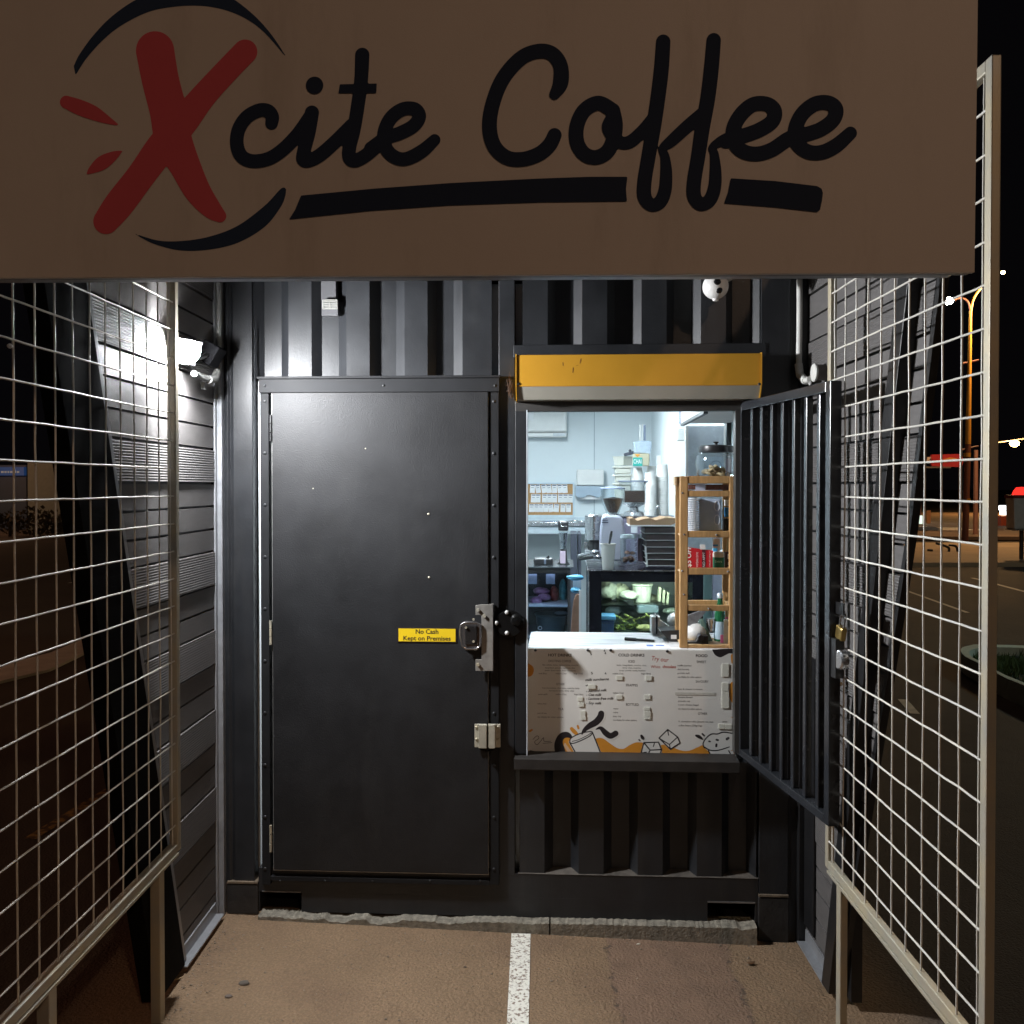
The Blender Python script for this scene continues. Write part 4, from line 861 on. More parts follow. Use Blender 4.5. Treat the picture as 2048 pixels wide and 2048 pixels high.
def T(s, x, y, w=None, h=None, al='c', off=.0, rot=0, m=None, sh=0, dv=.0004):
    ptext(m or tb, s, 1030 + x * .2381, 1280 + y * .2381, WV - .00025, wpx=w * .2381 if w else None, hpx=h * .2381 if h else None, off=off, align=al, rot=rot, shear=sh)
T('HOT DRINKS', 377, 138, 198, 24, off=.024); T('COLD DRINKS', 978, 138, 220, 24, off=.024); T('FOOD', 1568, 143, 98, 24, off=.024)
T('EXCITING COFFEE', 377, 186, 190, 20); T('ICED', 980, 190, 54, 22); T('SWEET', 1566, 194, 80, 22); T('OTHER', 382, 380, 70, 20); T('TEA', 385, 590, 45, 20)
T('FRAPPES', 982, 390, 98, 22); T('BOTTLED', 986, 552, 106, 22); T('SAVOURY', 1572, 359, 108, 22); T('OTHER', 1576, 629, 78, 22)
for s, x, y, w in (('flat white, latte, cappuccino, mocha', 380, 216, 300), ('long black, piccolo, espresso, chai', 378, 240, 250), ('see barista for more', 380, 262, 260), ('latte, long black, mocha, chai,', 980, 218, 250), ('dirty chai, matcha', 980, 240, 155), ('syrup: caramel, vanilla, hazelnut', 985, 262, 220),
    ('hot chocolate, chai latte, matcha latte', 385, 410, 310), ('turmeric latte, dirty chai', 390, 432, 210)): T(s, x, y, w, 13)
for s, x, y, w in (('small (8oz)', 200, 287, 65), ('medium (12oz)', 342, 287, 90), ('large (16oz)', 495, 287, 75), ('medium (12oz)', 820, 288, 90), ('large (16oz)', 1060, 288, 80), ('small', 195, 462, 75), ('medium (12oz)', 342, 462, 90), ('large (16oz)', 497, 462, 75), ('medium (12oz)', 822, 450, 90), ('extra shot', 190, 540, 75), ('pot of tea', 190, 620, 75), ('see display for other options', 190, 652, 215),
    ('water', 824, 582, 46), ('coke', 824, 614, 42), ('pop top', 824, 646, 68), ('see display for other options', 824, 678, 198), ('muffin (varies)', 1366, 220, 115), ('slice (varies)', 1366, 252, 95), ('protein ball', 1366, 284, 98), ('see display for other options', 1368, 316, 198),
    ('ham & cheese croissant', 1368, 418, 208), ('banana bread', 1370, 486, 120), ('granola cup', 1370, 518, 100), ('cream cheese bagel', 1370, 550, 172), ('see display for other options', 1370, 584, 198), ('1L alternative milks (almond, oat, soy)', 1374, 690, 290), ('coffee beans (250g/1kg)', 1374, 724, 195), ('price', 1745, 692, 38)): T(s, x, y, w, 14, al='l')
hb = B()
for s, x, y, w, r in (('milk surcharge', 590, 345, 200, 3), ('+ 2.', 590, 392, 80, 0), ('- Almond milk', 598, 440, 175, 4), ('- Oat milk', 598, 470, 130, 1), ('- Lactose free milk', 598, 502, 232, 1), ('- Soy milk', 598, 538, 130, -1)): T(s, x, y, w, 22, al='l', off=.02, rot=r, m=hb, sh=.25)
for x, y in ((628, 95), (640, 118), (752, 92), (760, 112), (648, 280), (762, 282)): T('5' if x < 700 else '4', x, y + 8, 14, 20, off=.03, m=hb, rot=12)
tb.build('print', ink, mn); hb.build('handwriting', mat('marker_black', (.02, .02, .02), .5), mn)
rb = B(); T('Try our', 1145, 170, 145, 40, al='l', m=rb, rot=-6, sh=.1); T('White', 1140, 236, 80, 26, al='l', m=rb); T('chocolate', 1240, 234, 112, 26, al='l', off=.015, m=rb, rot=-1, sh=.1)
rb.build('red_handwriting', mat('marker_red', (.42, .05, .03), .5), mn)
tiles = [(850, 300, 55, 38), (1095, 300, 55, 42), (850, 462, 52, 38), (1088, 460, 50, 40), (525, 478, 45, 36), (535, 525, 45, 38), (550, 595, 42, 38), (552, 636, 44, 36), (612, 372, 66, 40), (1082, 565, 52, 30), (1086, 600, 55, 42), (1088, 644, 52, 24), (1738, 200, 58, 110), (1738, 360, 55, 70), (1738, 435, 60, 140), (1708, 705, 54, 44), (1768, 708, 52, 44)]
for x, y, w, h in tiles:
    mb = B(); (xa, ya), (xb, yb) = Z([(x, y), (x + w, y + h)]); mb.pbox(xa, ya, xb, yb, WV - .003, WV - .0005); mb.build('price_tile', mat('tile_white', (.66, .66, .58), .5), mn, bevel=.0008)
mb = B(); (xa, ya), (xb, yb) = Z([(1345, 438), (1682, 466)]); mb.pbox(xa, ya, xb, yb, WV - .0012, WV - .0002); mb.build('masking_tape', mat('tape', (.52, .51, .46), .5, var=.15, nscale=40), mn)
for x, y in ((172, 86), (612, 86), (804, 87), (1280, 95)):
    (a, b), = Z([(x, y)]); u, w = F(a, b, WV - .003); mb = B(); mb.ball((u, WV - .001, w), .0062, .004, .0062, 12, 8); mb.build('screw', M_dark, mn)

# ------------------------------------------------------------------ inside the kiosk
def I(name, label, cat, px, py, v, group=None):
    u, w = F(px, py, v); return thing(name, label, cat, (u, v, w), group, M=CF)
def P(t, name, m, *boxes, bevel=.001):
    mb = B()
    for b in boxes: mb.pbox(*b)
    return mb.build(name, m, t, bevel=bevel)
BW = 5.85
t = I('air_conditioner', 'white split air conditioner high on the back wall', 'air conditioner', 1090, 873, 5.65)
P(t, 'case', M_white, (960, 770, 1134, 864, 5.66, BW), bevel=.02); P(t, 'outlet', M_white, (962, 865.5, 1133, 874, 5.68, BW), bevel=.008)
P(t, 'display', mat('pale_grey', (.5, .53, .56), .4), (1106, 866, 1131, 872, 5.675, 5.69)); P(t, 'label_tag', mat('paper', (.8, .8, .8), .6), (1056, 823, 1067, 841, 5.655, 5.66))
t = I('notice_board', 'cork notice board covered with small white cards on the back wall', 'notice board', 1100, 1036, BW - .03)
P(t, 'frame', mat('pale_blue_frame', (.55, .66, .72), .4), (1054, 965, 1149, 968, BW - .03, BW), (1054, 1030, 1149, 1035, BW - .03, BW), (1145.5, 968, 1149, 1030, BW - .03, BW), (1052, 968, 1056, 1030, BW - .03, BW))
P(t, 'cork', mat('cork', (.42, .24, .10), .85, var=.2, nscale=60), (1056, 968, 1145.5, 1030, BW - .015, BW - .002))
bl = mat('blue_black_print', (.06, .08, .14), .6); pap = mat('paper', (.8, .8, .8), .6)
rows = [(969, 986, [(1060, 4), (1071, -8), (1083, -10), (1093, -8), (1104, -3), (1115, -8), (1125, -4)]), (988.5, 1005, [(1062, 3), (1071, 0), (1084, 2), (1094, 0), (1104, 0), (1116, 1), (1126, 0), (1136, 2)]), (1008, 1024, [(1058, 0), (1068, 3), (1077, 2), (1087, 0), (1097, -8), (1108, 4), (1121, 3), (1132, 0)])]
for y0_, y1_, xs_ in rows:
    for i, (x, a) in enumerate(xs_):
        u0_, wa = F(x, y0_, BW - .02); u1_, wb2_ = F(x + 10, y1_, BW - .02); um, wm = (u0_ + u1_) / 2, (wa + wb2_) / 2; hw, hh = (u1_ - u0_) / 2, (wa - wb2_) / 2; c, s_ = math.cos(R(-a)), math.sin(R(-a)); dv = BW - .018 - .002 * (i % 3)
        rect = lambda x0, x1, z0, z1, d: [(um + p * c - q * s_, d, wm + p * s_ + q * c) for p, q in ((x0, z0), (x1, z0), (x1, z1), (x0, z1))]
        mb = B(); mb.add(rect(-hw, hw, -hh, hh, dv), [(0, 1, 2, 3)]); cdd = mb.build('card', pap, t, solid=.0008)
        mb = B(); mb.add(rect(-hw * .8, hw * .8, hh * .68, hh * .9, dv - .0012), [(0, 1, 2, 3)]); mb.add(rect(-hw * .6, hw * .5, hh * .2, hh * .3, dv - .0012), [(0, 1, 2, 3)]); mb.build('print', bl, cdd)
t = I('paper_towel_dispenser', 'white wall paper towel dispenser with grey lower half', 'towel dispenser', 1180, 993, BW - .12)
P(t, 'cover', M_white, (1153.5, 939, 1208, 971, BW - .13, BW), bevel=.012)
mb = B(); v = BW - .12; q = [F(x, y, v) for x, y in ((1151, 972), (1205, 972), (1205, 990), (1196, 996), (1184, 991), (1176, 990), (1168, 995), (1157, 995), (1151, 991))]; mb.prism(q[::-1], v, BW); mb.build('tray', mat('grey_blue_plastic', (.34, .42, .50), .4), t, bevel=.003)
P(t, 'paper', pap, (1160, 990, 1200, 999, BW - .09, BW - .085))
t = I('steel_bench', 'stainless steel bench along the back wall under the notice board', 'bench', 1110, 1068, 5.2)
P(t, 'top', M_steel, (1000, 1045, 1240, 1052, 5.2, 5.84)); P(t, 'upstand', mat('pale_steel', (.55, .63, .68), .35, .4), (1000, 1034, 1240, 1040, 5.80, 5.84), (1000, 1053, 1240, 1068, 5.22, 5.3), (1000, 1040, 1240, 1043, 5.7, 5.8))
P(t, 'leg', mat('pale_steel', (.55, .63, .68), .35, .4), (1010, 1068, 1016, 1300, 5.24, 5.29)); P(t, 'leg', mat('pale_steel', (.55, .63, .68), .35, .4), (1225, 1068, 1231, 1300, 5.24, 5.29))
t = I('wash_bag', 'grey bag lying on the steel bench', 'bag', 1098, 1052, 5.5)
mb = B(); u, w = F(1100, 1050, 5.4); mb.ball((u, 5.4, w + .01), .12, .08, .035, 14, 8, .05); mb.build('body', mat('slate_blue', (.16, .19, .26), .6), t)
t = I('steel_canister', 'row-end steel canister on the back bench behind the blender', 'canister', 1150, 1050, 5.4)
mb = B(); mb.plathe(1150, 5.4, [(7, 1052), (7, 1042), (6, 1040)]); mb.plathe(1164, 5.4, [(6, 1052), (6, 1043), (5, 1041)]); mb.build('body', M_steel, t)
t = I('tall_fridge', 'narrow dark cabinet standing below the back bench', 'cabinet', 1152, 1300, 4.4)
P(t, 'body', mat('slate_dark', (.05, .055, .075), .4), (1141, 1068, 1154, 1400, 4.4, 5.0)); P(t, 'side_panel', mat('slate_dark', (.05, .055, .075), .4), (1156, 1068, 1162, 1400, 4.42, 5.0))
# drinks fridge (left)
FV = 2.35
t = I('drinks_fridge', 'glass fronted black fridge on the left behind the counter', 'fridge', 1090, 1420, FV)
uL, wT_ = F(1020, 1136, FV); uR, _ = F(1141, 1136, FV); _, wB_ = F(1090, 1430, FV)
mb = B(); mb.box(uL, uR, FV, FV + .6, wT_ - .02, wT_); mb.box(uL, uR, FV + .58, FV + .6, wB_, wT_ - .02); mb.box(uR - .02, uR, FV, FV + .58, wB_, wT_ - .02); mb.box(uL, uL + .02, FV, FV + .58, wB_, wT_ - .02)
mb.box(uL + .02, uR - .02, FV, FV + .03, F(1090, 1146, FV)[1], wT_ - .02); body = mb.build('body', M_dark, t, bevel=.002)
_, wsf = F(1090, 1212, FV); mb = B(); mb.box(uL + .02, uR - .02, FV + .02, FV + .56, wsf - .01, wsf); _, ws2 = F(1090, 1266, FV); mb.box(uL + .02, uR - .02, FV + .02, FV + .56, ws2 - .04, ws2 - .03); mb.build('shelf', mat('pale_grey', (.5, .53, .56), .4), t)
mb = B(); mb.box(uL + .02, uR - .02, FV + .002, FV + .006, wB_, F(1090, 1146, FV)[1]); mb.build('glass_door', glass('dark_glass', (.75, .82, .9), .06), t)
mb = B(); mb.box(uL + .05, uR - .04, FV + .032, FV + .05, F(1090, 1144, FV)[1], F(1090, 1141, FV)[1]); mb.build('glow_strip', glow('added_blue_glow', (.7, .8, 1), 14), t)  # added glow, hidden behind the rail, to brighten the fridge contents
mb = B(); mb.pbox(1048, 1133.5, 1147, 1136, FV - .02, FV + .6); mb.build('top', mat('dark_stone_top', (.06, .07, .08), .2), t)
for i, (px, py, rx, rz, col, lab) in enumerate(((1072, 1203, .045, .03, (.38, .2, .36), 'frozen purple berry bag on the fridge shelf'), (1088, 1196, .05, .028, (.36, .17, .33), 'mauve fruit bag behind the berry bag in the fridge'), (1082, 1185, .06, .028, (.30, .14, .26), 'dull pink fruit bag topmost in the left fridge'), (1108, 1193, .035, .06, (.30, .06, .05), 'red carton in the middle of the left fridge'), (1126, 1188, .03, .09, (.10, .38, .40), 'teal bottle at the right of the left fridge shelf'))):
    u, w = F(px, py, FV + .2); mb = B(); mb.ball((u, FV + .2 + .04 * i, w), rx, .05, rz, 14, 9, .07); solo(mb, ('fruit_bag', 'fruit_bag', 'fruit_bag', 'carton', 'bottle')[i], mat('fridge_item_%d' % i, col, .4, var=.5, nscale=30, bump=1, bscale=45), lab, ('bag', 'bag', 'bag', 'carton', 'bottle')[i])
for x in (1064, 1100):
    mb = B(); mb.pbox(x - 8, 1148, x + 10, 1168, FV + .05, FV + .051); solo(mb, 'price_card', mat('grey_card', (.3, .33, .4), .6), 'grey card hanging inside the left fridge, %s' % ('nearer the frame' if x < 1080 else 'further right'), 'card')
t = I('bucket', 'dark round bucket with a scoop in the lower left fridge', 'bucket', 1102, 1265, FV + .15)
mb = B(); mb.plathe(1102, FV + .2, [(26, 1290), (30, 1232), (33, 1230), (33, 1227), (31, 1227), (24, 1288)], 28); mb.build('pail', mat('dark_green_plastic', (.05, .08, .085), .35), t)
mb = B(); u, w = F(1122, 1226, FV + .15); mb.ball((u, FV + .15, w), .05, .03, .014, 14, 8); mb.build('scoop', mat('pale_grey', (.5, .53, .56), .4), t)
mb = B(); u, w = F(1080, 1256, FV + .09); mb.tube([(u + .012 * math.cos(a), FV + .09, w + .012 * math.sin(a)) for a in [i * math.pi / 8 for i in range(16)]], .003, 6, True); mb.build('badge', M_white, t)
# things on the drinks fridge
t = I('blender', 'tall blender with black lid and clear jug on the left fridge', 'blender', 1125, 1131, FV + .2); v = FV + .2
mb = B(); mb.plathe(1127, v, [(13, 1131), (13, 1128), (8, 1122), (6.5, 1100), (6, 1098)], 20); mb.build('base', M_dark, t)
mb = B(); mb.plathe(1126.5, v, [(6, 1098), (9.5, 1064), (9.7, 1063)], 20); mb.build('jug', M_clear, t)
mb = B(); mb.plathe(1126.5, v, [(5, 1097), (8.2, 1066)], 12); mb.build('jug_liner', M_steel, t)
mb = B(); mb.pbox(1116, 1042, 1137, 1062, v - .04, v + .04); mb.build('lid', M_dark, t, bevel=.012)
P(t, 'sticker', mat('pink_paper', (.62, .5, .6), .5), (1120, 1102, 1131, 1127, v - .046, v - .04)); P(t, 'clip', M_steel, (1121, 1052, 1134, 1053.5, v - .043, v - .038), (1121, 1044, 1122.5, 1053, v - .043, v - .038))
t = I('card_printer', 'low black receipt printer at the left end of the fridge top', 'printer', 1086, 1131, FV + .1); v = FV + .1
P(t, 'body', M_dark, (1067, 1117, 1106, 1131, v, v + .15), bevel=.008); P(t, 'buckle', mat('slate_blue', (.16, .19, .26), .6), (1088, 1119, 1092, 1129, v - .004, v)); 
mb = B(); q = [F(x, y, v + .02) for x, y in ((1089, 1117), (1098, 1111), (1100, 1117))]; mb.prism(q[::-1], v + .02, v + .06); mb.build('flap', M_dark, t)
# hanging apron and blue gloves box between the fridges
t = I('apron', 'brown apron hanging between the two fridges', 'apron', 1150, 1266, 1.7); v = 1.7
mb = B(); q = [(1152, 1188), (1160, 1190), (1160, 1240), (1159, 1268), (1141, 1268), (1144, 1225), (1147, 1200)]
mb.prism([F(x, y, v) for x, y in q][::-1], v, v + .03); mb.build('cloth', mat('brown_cloth', (.20, .11, .075), .9, var=.3, nscale=10), t, bevel=.005); P(t, 'strap', pap, (1158, 1180, 1162, 1268, v - .01, v))
for y, n_ in ((1155, 'upper'), (1180, 'lower')):
    u, w = F(1151, y, 1.9); mb = B(); mb.ball((u, 1.9, w), .055 if n_ == 'upper' else .035, .03, .018, 14, 8, .15); solo(mb, 'rubber_glove', mat('blue_rubber', (.12, .42, .68), .5), '%s light blue rubber glove bunched between the fridges' % n_, 'glove', 'blue gloves between the fridges')
P(I('glove_box', 'pale blue box holding the rubber gloves', 'box', 1152, 1178, 1.95), 'carton', mat('pale_blue_card', (.45, .6, .75), .6), (1146, 1160, 1162, 1176, 1.95, 2.05))

# cake fridge
KV = 1.35; xL, xR = 1177, 1408
t = I('cake_fridge', 'black countertop display fridge with lit glass front behind the counter', 'display fridge', 1290, 1420, KV)
uL, wT_ = F(xL, 1141, KV); uR, _ = F(xR, 1141, KV); _, wB_ = F(1290, 1430, KV); _, wg = F(1290, 1164, KV); ug0, _ = F(1203, 1164, KV); ug1, _ = F(1385, 1164, KV); _, wf0 = F(1290, 1275, KV)
D = .72
mb = B(); mb.box(uL, uR, KV, KV + D, wT_ - .02, wT_); mb.box(uL, uL + .015, KV + .02, KV + D, wB_, wT_ - .02); mb.box(uR - .02, uR, KV + .02, KV + D, wB_, wT_ - .02); mb.box(uL + .015, uR - .02, KV + D - .02, KV + D, wB_, wT_ - .02)
mb.box(uL + .0, ug0, KV, KV + .02, wB_, wT_ - .02); mb.box(ug1, uR, KV, KV + .02, wB_, wT_ - .02); mb.box(ug0, ug1, KV, KV + .02, wg, wT_ - .02); mb.box(ug0, ug1, KV, KV + .02, wB_, F(1290, 1290, KV)[1])
bd = mb.build('body', mat('gloss_black_glass', (.008, .008, .012), .25, var=.1, spec=.12), t, bevel=.0015)
mb = B(); mb.box(uL - .002, uL + .004, KV - .004, KV, wB_, wT_); mb.box(uL - .004, uL, KV, KV + D, wT_ - .006, wT_ + .002); mb.box(uL, uR, KV - .004, KV, wT_ - .002, wT_ + .002); mb.build('bright_edge', M_steel, t)
mb = B(); mb.box(ug0, ug1, KV + .004, KV + .008, F(1290, 1290, KV)[1], wg); mb.build('glass_front', glass('cool_glass', (.93, .98, .96), .06), t)
mb = B(); mb.box(ug0 + .05, ug1 - .05, KV + .03, KV + .05, wg + .004, wg + .012); mb.build('glow_strip', glow('assumed_fridge_light', (.88, 1, .90), 75), t)  # hidden strip light, assumed from the greenish lit interior
mb = B(); mb.box(uL + .016, uR - .021, KV + D - .03, KV + D - .021, wB_, wT_ - .021); mb.build('back_lining', mat('pale_green_lining', (.42, .52, .50), .4), t)
_, wk1 = F(1290, 1208, KV + .15); _, wk2 = F(1290, 1236, KV + .1)
mb = B(); mb.box(uL + .02, uR - .03, KV + .12, KV + .62, wk1 - .01, wk1); mb.box(uL + .02, uR - .03, KV + .06, KV + .62, wk2 - .03, wk2 - .022)
mb.build('shelf', M_clear, t)
def lump(name, px, py, v, rx, ry, rz, m, lab, cat, jit=.12, n=20):
    u, w = F(px, py, v); mb = B(); mb.ball((u, v, w), rx, ry, rz, n, 9, jit); return solo(mb, name, m, lab, cat)
gl1 = mat('greaseproof', (.50, .55, .38), .6, var=.25, nscale=25, bump=1, bscale=30); gl2 = mat('sandwich_bag', (.55, .62, .50), .4, var=.25, nscale=25, bump=1, bscale=30)
lump('sandwich_bag', 1219, 1183, KV + .3, .055, .05, .05, gl2, 'wrapped bag at the left of the top fridge shelf', 'bag'); lump('sandwich_bag', 1241, 1184, KV + .32, .055, .05, .052, gl1, 'crumpled bag in the middle of the top fridge shelf', 'bag')
for k, (x, y, vv, rx, rz, lb) in enumerate(((1212, 1178, .42, .05, .05, 'pale bag at the far left back of the top fridge shelf'), (1258, 1190, .22, .06, .028, 'flat wrapped roll in front on the top fridge shelf'), (1300, 1198, .38, .06, .03, 'wrapped roll behind the clear tub in the lit fridge'), (1345, 1222, .25, .06, .02, 'pale oval wrapped roll at the right of the lit fridge'), (1226, 1222, .35, .05, .03, 'misty blue bag on the lower left of the lit fridge'), (1330, 1250, .3, .07, .03, 'pale bag behind the napkins in the lit fridge'))):
    lump('wrapped_roll', x, y, KV + vv, rx, .05, rz, (gl1, gl2, gl1, gl2, mat('misty_plastic', (.38, .48, .52), .3), gl2)[k], lb, 'food', .08)
t2 = I('takeaway_tub', 'clear takeaway tub with lid tilted on the top fridge shelf', 'tub', 1282, 1196, KV + .25); mb = B(); mb.plathe(1284, KV + .25, [(17, 1203), (20, 1172), (22, 1170), (22, 1167), (0, 1166)], 20); mb.build('tub', gl2, t2)
for i, x in enumerate((1318, 1326, 1334)): 
    mb = B(); q = [F(a, b, KV + .2) for a, b in ((x, 1174 + i * 5), (x + 5, 1176 + i * 5), (x + 3, 1204 + i * 2), (x - 2, 1202 + i * 2))]; mb.prism(q[::-1], KV + .2, KV + .27)
    solo(mb, 'sandwich_wedge', gl1, 'white wrapped wedge standing in the lit fridge, number %s from the left' % ('one', 'two', 'three')[i], 'sandwich', 'wrapped wedges on the top fridge shelf')
t2 = I('clear_container', 'shallow clear container between the fridge shelves', 'container', 1295, 1229, KV + .15); P(t2, 'box', mat('misty_plastic', (.38, .48, .52), .3), (1275, 1211, 1318, 1228, KV + .15, KV + .3), bevel=.01)
mb = B()
for k in range(26):
    u, w = F(random.uniform(1232, 1300), random.uniform(1232, 1262), KV + .12); a = random.uniform(-1, 1)
    mb.tube([(u - .02 * math.cos(a), KV + .12 + random.random() * .1, w - .02 * math.sin(a)), (u, KV + .1, w + .006), (u + .02 * math.cos(a), KV + .12, w + .02 * math.sin(a))], .005, 6)
t2 = I('salad_tray', 'tray of green salad on the bottom fridge shelf', 'salad', 1270, 1268, KV + .12); mb.build('leaves', mat('salad_green', (.40, .48, .14), .6, var=.5, nscale=30), t2)
P(t2, 'tray', mat('tray_dark', (.04, .06, .05), .4), (1228, 1262, 1306, 1275, KV + .08, KV + .3)); lump('bread_roll', 1290, 1256, KV + .1, .05, .04, .02, mat('yellow_roll', (.62, .6, .25), .6), 'yellow roll beside the salad in the lit fridge', 'bread')
t2 = I('blue_tub', 'blue lidded tub at the lower left of the lit fridge', 'tub', 1214, 1266, KV + .1); P(t2, 'lid', mat('blue_lid', (.15, .42, .75), .4), (1189, 1232, 1232, 1240, KV + .06, KV + .2), bevel=.004); P(t2, 'tub', mat('navy_tub', (.05, .1, .25), .4), (1192, 1241, 1228, 1280, KV + .07, KV + .19))
# on top of the cake fridge
def ontop(py, v): return py
v = KV + .32
t = I('coffee_grinder', 'white coffee grinder with round bean hopper on the display fridge', 'coffee grinder', 1224, 1124, v)
mb = B(); v0 = KV + .3; q = [(1203, 1036), (1210, 1031), (1240, 1031), (1246, 1038), (1251, 1068), (1253, 1122), (1199, 1122), (1200, 1068)]; mb.prism([F(x, y, v0) for x, y in q][::-1], v0, v0 + .2); mb.build('body', mat('silver_lilac', (.50, .52, .62), .35, .2, var=.04), t, bevel=.012)
P(t, 'vents', bl, (1204, 1040, 1216, 1041.2, v0 - .003, v0), (1203.5, 1044, 1216.5, 1046, v0 - .003, v0), (1205, 1036.6, 1214, 1037.4, v0 - .003, v0), bevel=0)
vh = v0 + .1
mb = B(); mb.plathe(1225, vh, [(12, 1029), (14, 1022), (20, 1008), (24, 992), (25, 977)], 28); mb.build('hopper', M_glass, t)
mb = B(); mb.plathe(1226, vh, [(0, 1027), (9, 1025), (14, 1015), (19, 1003), (20, 997), (0, 994)], 24); mb.build('beans', M_bean, t)
mb = B(); mb.plathe(1225, vh, [(24, 978.5), (25.5, 978), (25, 976), (12, 973), (0, 972.5)], 28); mb.build('lid', mat('slate_blue', (.16, .19, .26), .6), t)
mb = B(); mb.plathe(1225, vh, [(19, 1031), (16, 1029), (9, 1027), (8, 1022)], 24); mb.build('collar', M_steel, t)
v = 2.5
t = I('coffee_machine', 'grey coffee machine body behind the grinder', 'coffee machine', 1290, 1300, v); P(t, 'body', mat('purple_grey', (.13, .12, .17), .4), (1243, 1034, 1345, 1300, v, v + .5), bevel=.01)
P(t, 'top_tray', M_steel, (1240, 1031.5, 1348, 1034, v - .01, v + .5))
P(t, 'badge', mat('pale_grey', (.5, .53, .56), .4), (1262, 1048, 1275, 1066, v - .004, v)); 
t = I('square_hopper_grinder', 'second grinder with square hopper full of dark beans', 'coffee grinder', 1267, 1032, v + .1); vv = v + .1
P(t, 'hopper', M_clear, (1241, 963, 1293, 981, vv - .08, vv + .08), (1249, 981, 1291, 1007, vv - .08, vv + .08), bevel=.003); P(t, 'lid', mat('slate_blue', (.16, .19, .26), .6), (1238, 961, 1296, 963.5, vv - .09, vv + .09)); P(t, 'beans', M_bean, (1250, 982, 1289, 1005, vv - .077, vv + .07))
mb = B(); mb.plathe(1268, vv, [(24, 1007), (9, 1015), (8, 1020)], 4); mb.plathe(1268, vv, [(9, 1015), (9, 1021), (20, 1024), (22, 1032)], 20); mb.build('neck', M_steel, t)
t = I('milk_steamer', 'tall polished steel cylinder left of the grinder', 'coffee equipment', 1187, 1122, KV + .45); vv = KV + .45
mb = B(); mb.plathe(1187, vv, [(17, 1079), (17, 1033), (18, 1032), (15, 1029), (0, 1028)], 24); mb.build('cylinder', M_steel, t)
mb = B(); mb.plathe(1189, vv, [(14, 1100), (15, 1088), (10, 1080)], 16); mb.build('group_head', M_dark, t); P(t, 'drip_base', mat('pale_grey', (.5, .53, .56), .4), (1170, 1100, 1204, 1114, vv - .03, vv + .1), bevel=.004); P(t, 'spout', M_steel, (1168, 1084, 1174, 1100, vv - .02, vv))
for i, (x0_, y0_, x1_, y1_) in enumerate(((1157, 1112, 1190, 1104), (1160, 1118, 1196, 1113))):
    t = I('portafilter', ('upper', 'lower')[i] + ' steel portafilter lying at the left corner of the display fridge', 'portafilter', x0_, y0_, KV + .4); a = F(x0_, y0_, KV + .4); b = F(x1_, y1_, KV + .3)
    mb = B(); mb.cyl((a[0], KV + .4, a[1]), (b[0], KV + .3, b[1]), .011, .008); mb.build('handle', M_steel if i == 0 else M_dark, t); mb = B(); mb.ball((b[0], KV + .3, b[1]), .03, .03, .016, 16, 8); mb.build('basket', M_steel, t)
v = KV + .06
t = I('paper_cup', 'single white paper cup with a black spoon on the display fridge', 'cup', 1216, 1141, v)
mb = B(); mb.plathe(1216, v, [(11, 1140), (15, 1090), (16, 1089), (16, 1087), (14.5, 1087), (10.5, 1138)], 24); mb.build('cup', mat('white_paper_cup', (.74, .73, .70), .5, var=.02), t)
t = I('spoon', 'black spoon handle standing in the single paper cup', 'spoon', 1219, 1090, v); mb = B(); mb.tube([(F(x, y, v)[0], v, F(x, y, v)[1]) for x, y in ((1218, 1095), (1219, 1086), (1222, 1070), (1223.5, 1062))], [.004, .006, .0085, .006], 8); mb.build('handle', M_dark, t)
t = I('biscuit_jar', 'glass jar of brown biscuits beside the single cup', 'jar', 1257, 1128, KV + .14); v = KV + .14
mb = B(); mb.plathe(1257, v, [(15, 1127), (17, 1124), (17, 1080), (15, 1076)], 24); mb.build('glass', M_glass, t); mb = B(); mb.plathe(1257, v, [(15, 1077), (16.5, 1076), (16.5, 1069), (0, 1068)], 24); mb.build('lid', mat('pale_steel', (.55, .63, .68), .35, .4), t)
mb = B()
for k in range(12):
    u, w = F(1257 + random.uniform(-9, 9), random.uniform(1104, 1122), v); mb.ball((u, v + random.uniform(-.02, .02), w), .016, .012, .01, 8, 6, .2)
mb.build('biscuits', mat('biscuit_brown', (.26, .14, .10), .8, var=.3, nscale=30), t)
t = I('chocolate_jar', 'narrow jar of dark chocolate powder left of the tray stack', 'jar', 1285, 1116, KV + .35); v = KV + .35
mb = B(); mb.plathe(1285, v, [(9, 1122), (10, 1116), (10, 1080), (8, 1076)], 20); mb.build('contents', mat('dark_powder', (.045, .025, .035), .6), t); mb = B(); mb.plathe(1285, v, [(9, 1077), (10, 1076), (10, 1068), (0, 1066)], 20); mb.build('lid', M_steel, t)
# stack of dark trays
v = KV + .1; ys_ = [1053, 1067, 1081, 1094.5, 1107, 1119.5, 1132]
for i in range(6):
    t = I('cake_box', 'dark brown flat box, %s of the stack on the display fridge' % ('topmost', 'second from the top', 'third from the top', 'fourth from the top', 'fifth from the top', 'lowest')[i], 'box', 1325, ys_[i + 1], v, 'dark flat boxes stacked on the display fridge')
    xa = 1290 + i * 1.3; xb = 1352 + min(i, 2) * 2.5
    P(t, 'box', mat('dark_brown_card', (.035, .022, .022), .6), (xa, ys_[i] + 2, xb, ys_[i + 1] - .5, v, v + .3)); P(t, 'rim', pap, (xa - 2, ys_[i + 1] - 1, xb + 1.5, ys_[i + 1] + .3, v - .006, v + .3), bevel=0)
    if i >= 3: P(t, 'side_flap', pap, (xa - 4, ys_[i], xa - 1, ys_[i + 1] + 2, v - .004, v + .02), bevel=0)
t = I('cup_carrier', 'open brown cardboard cup carrier on top of the dark boxes', 'carrier', 1306, 1052, v - .01)
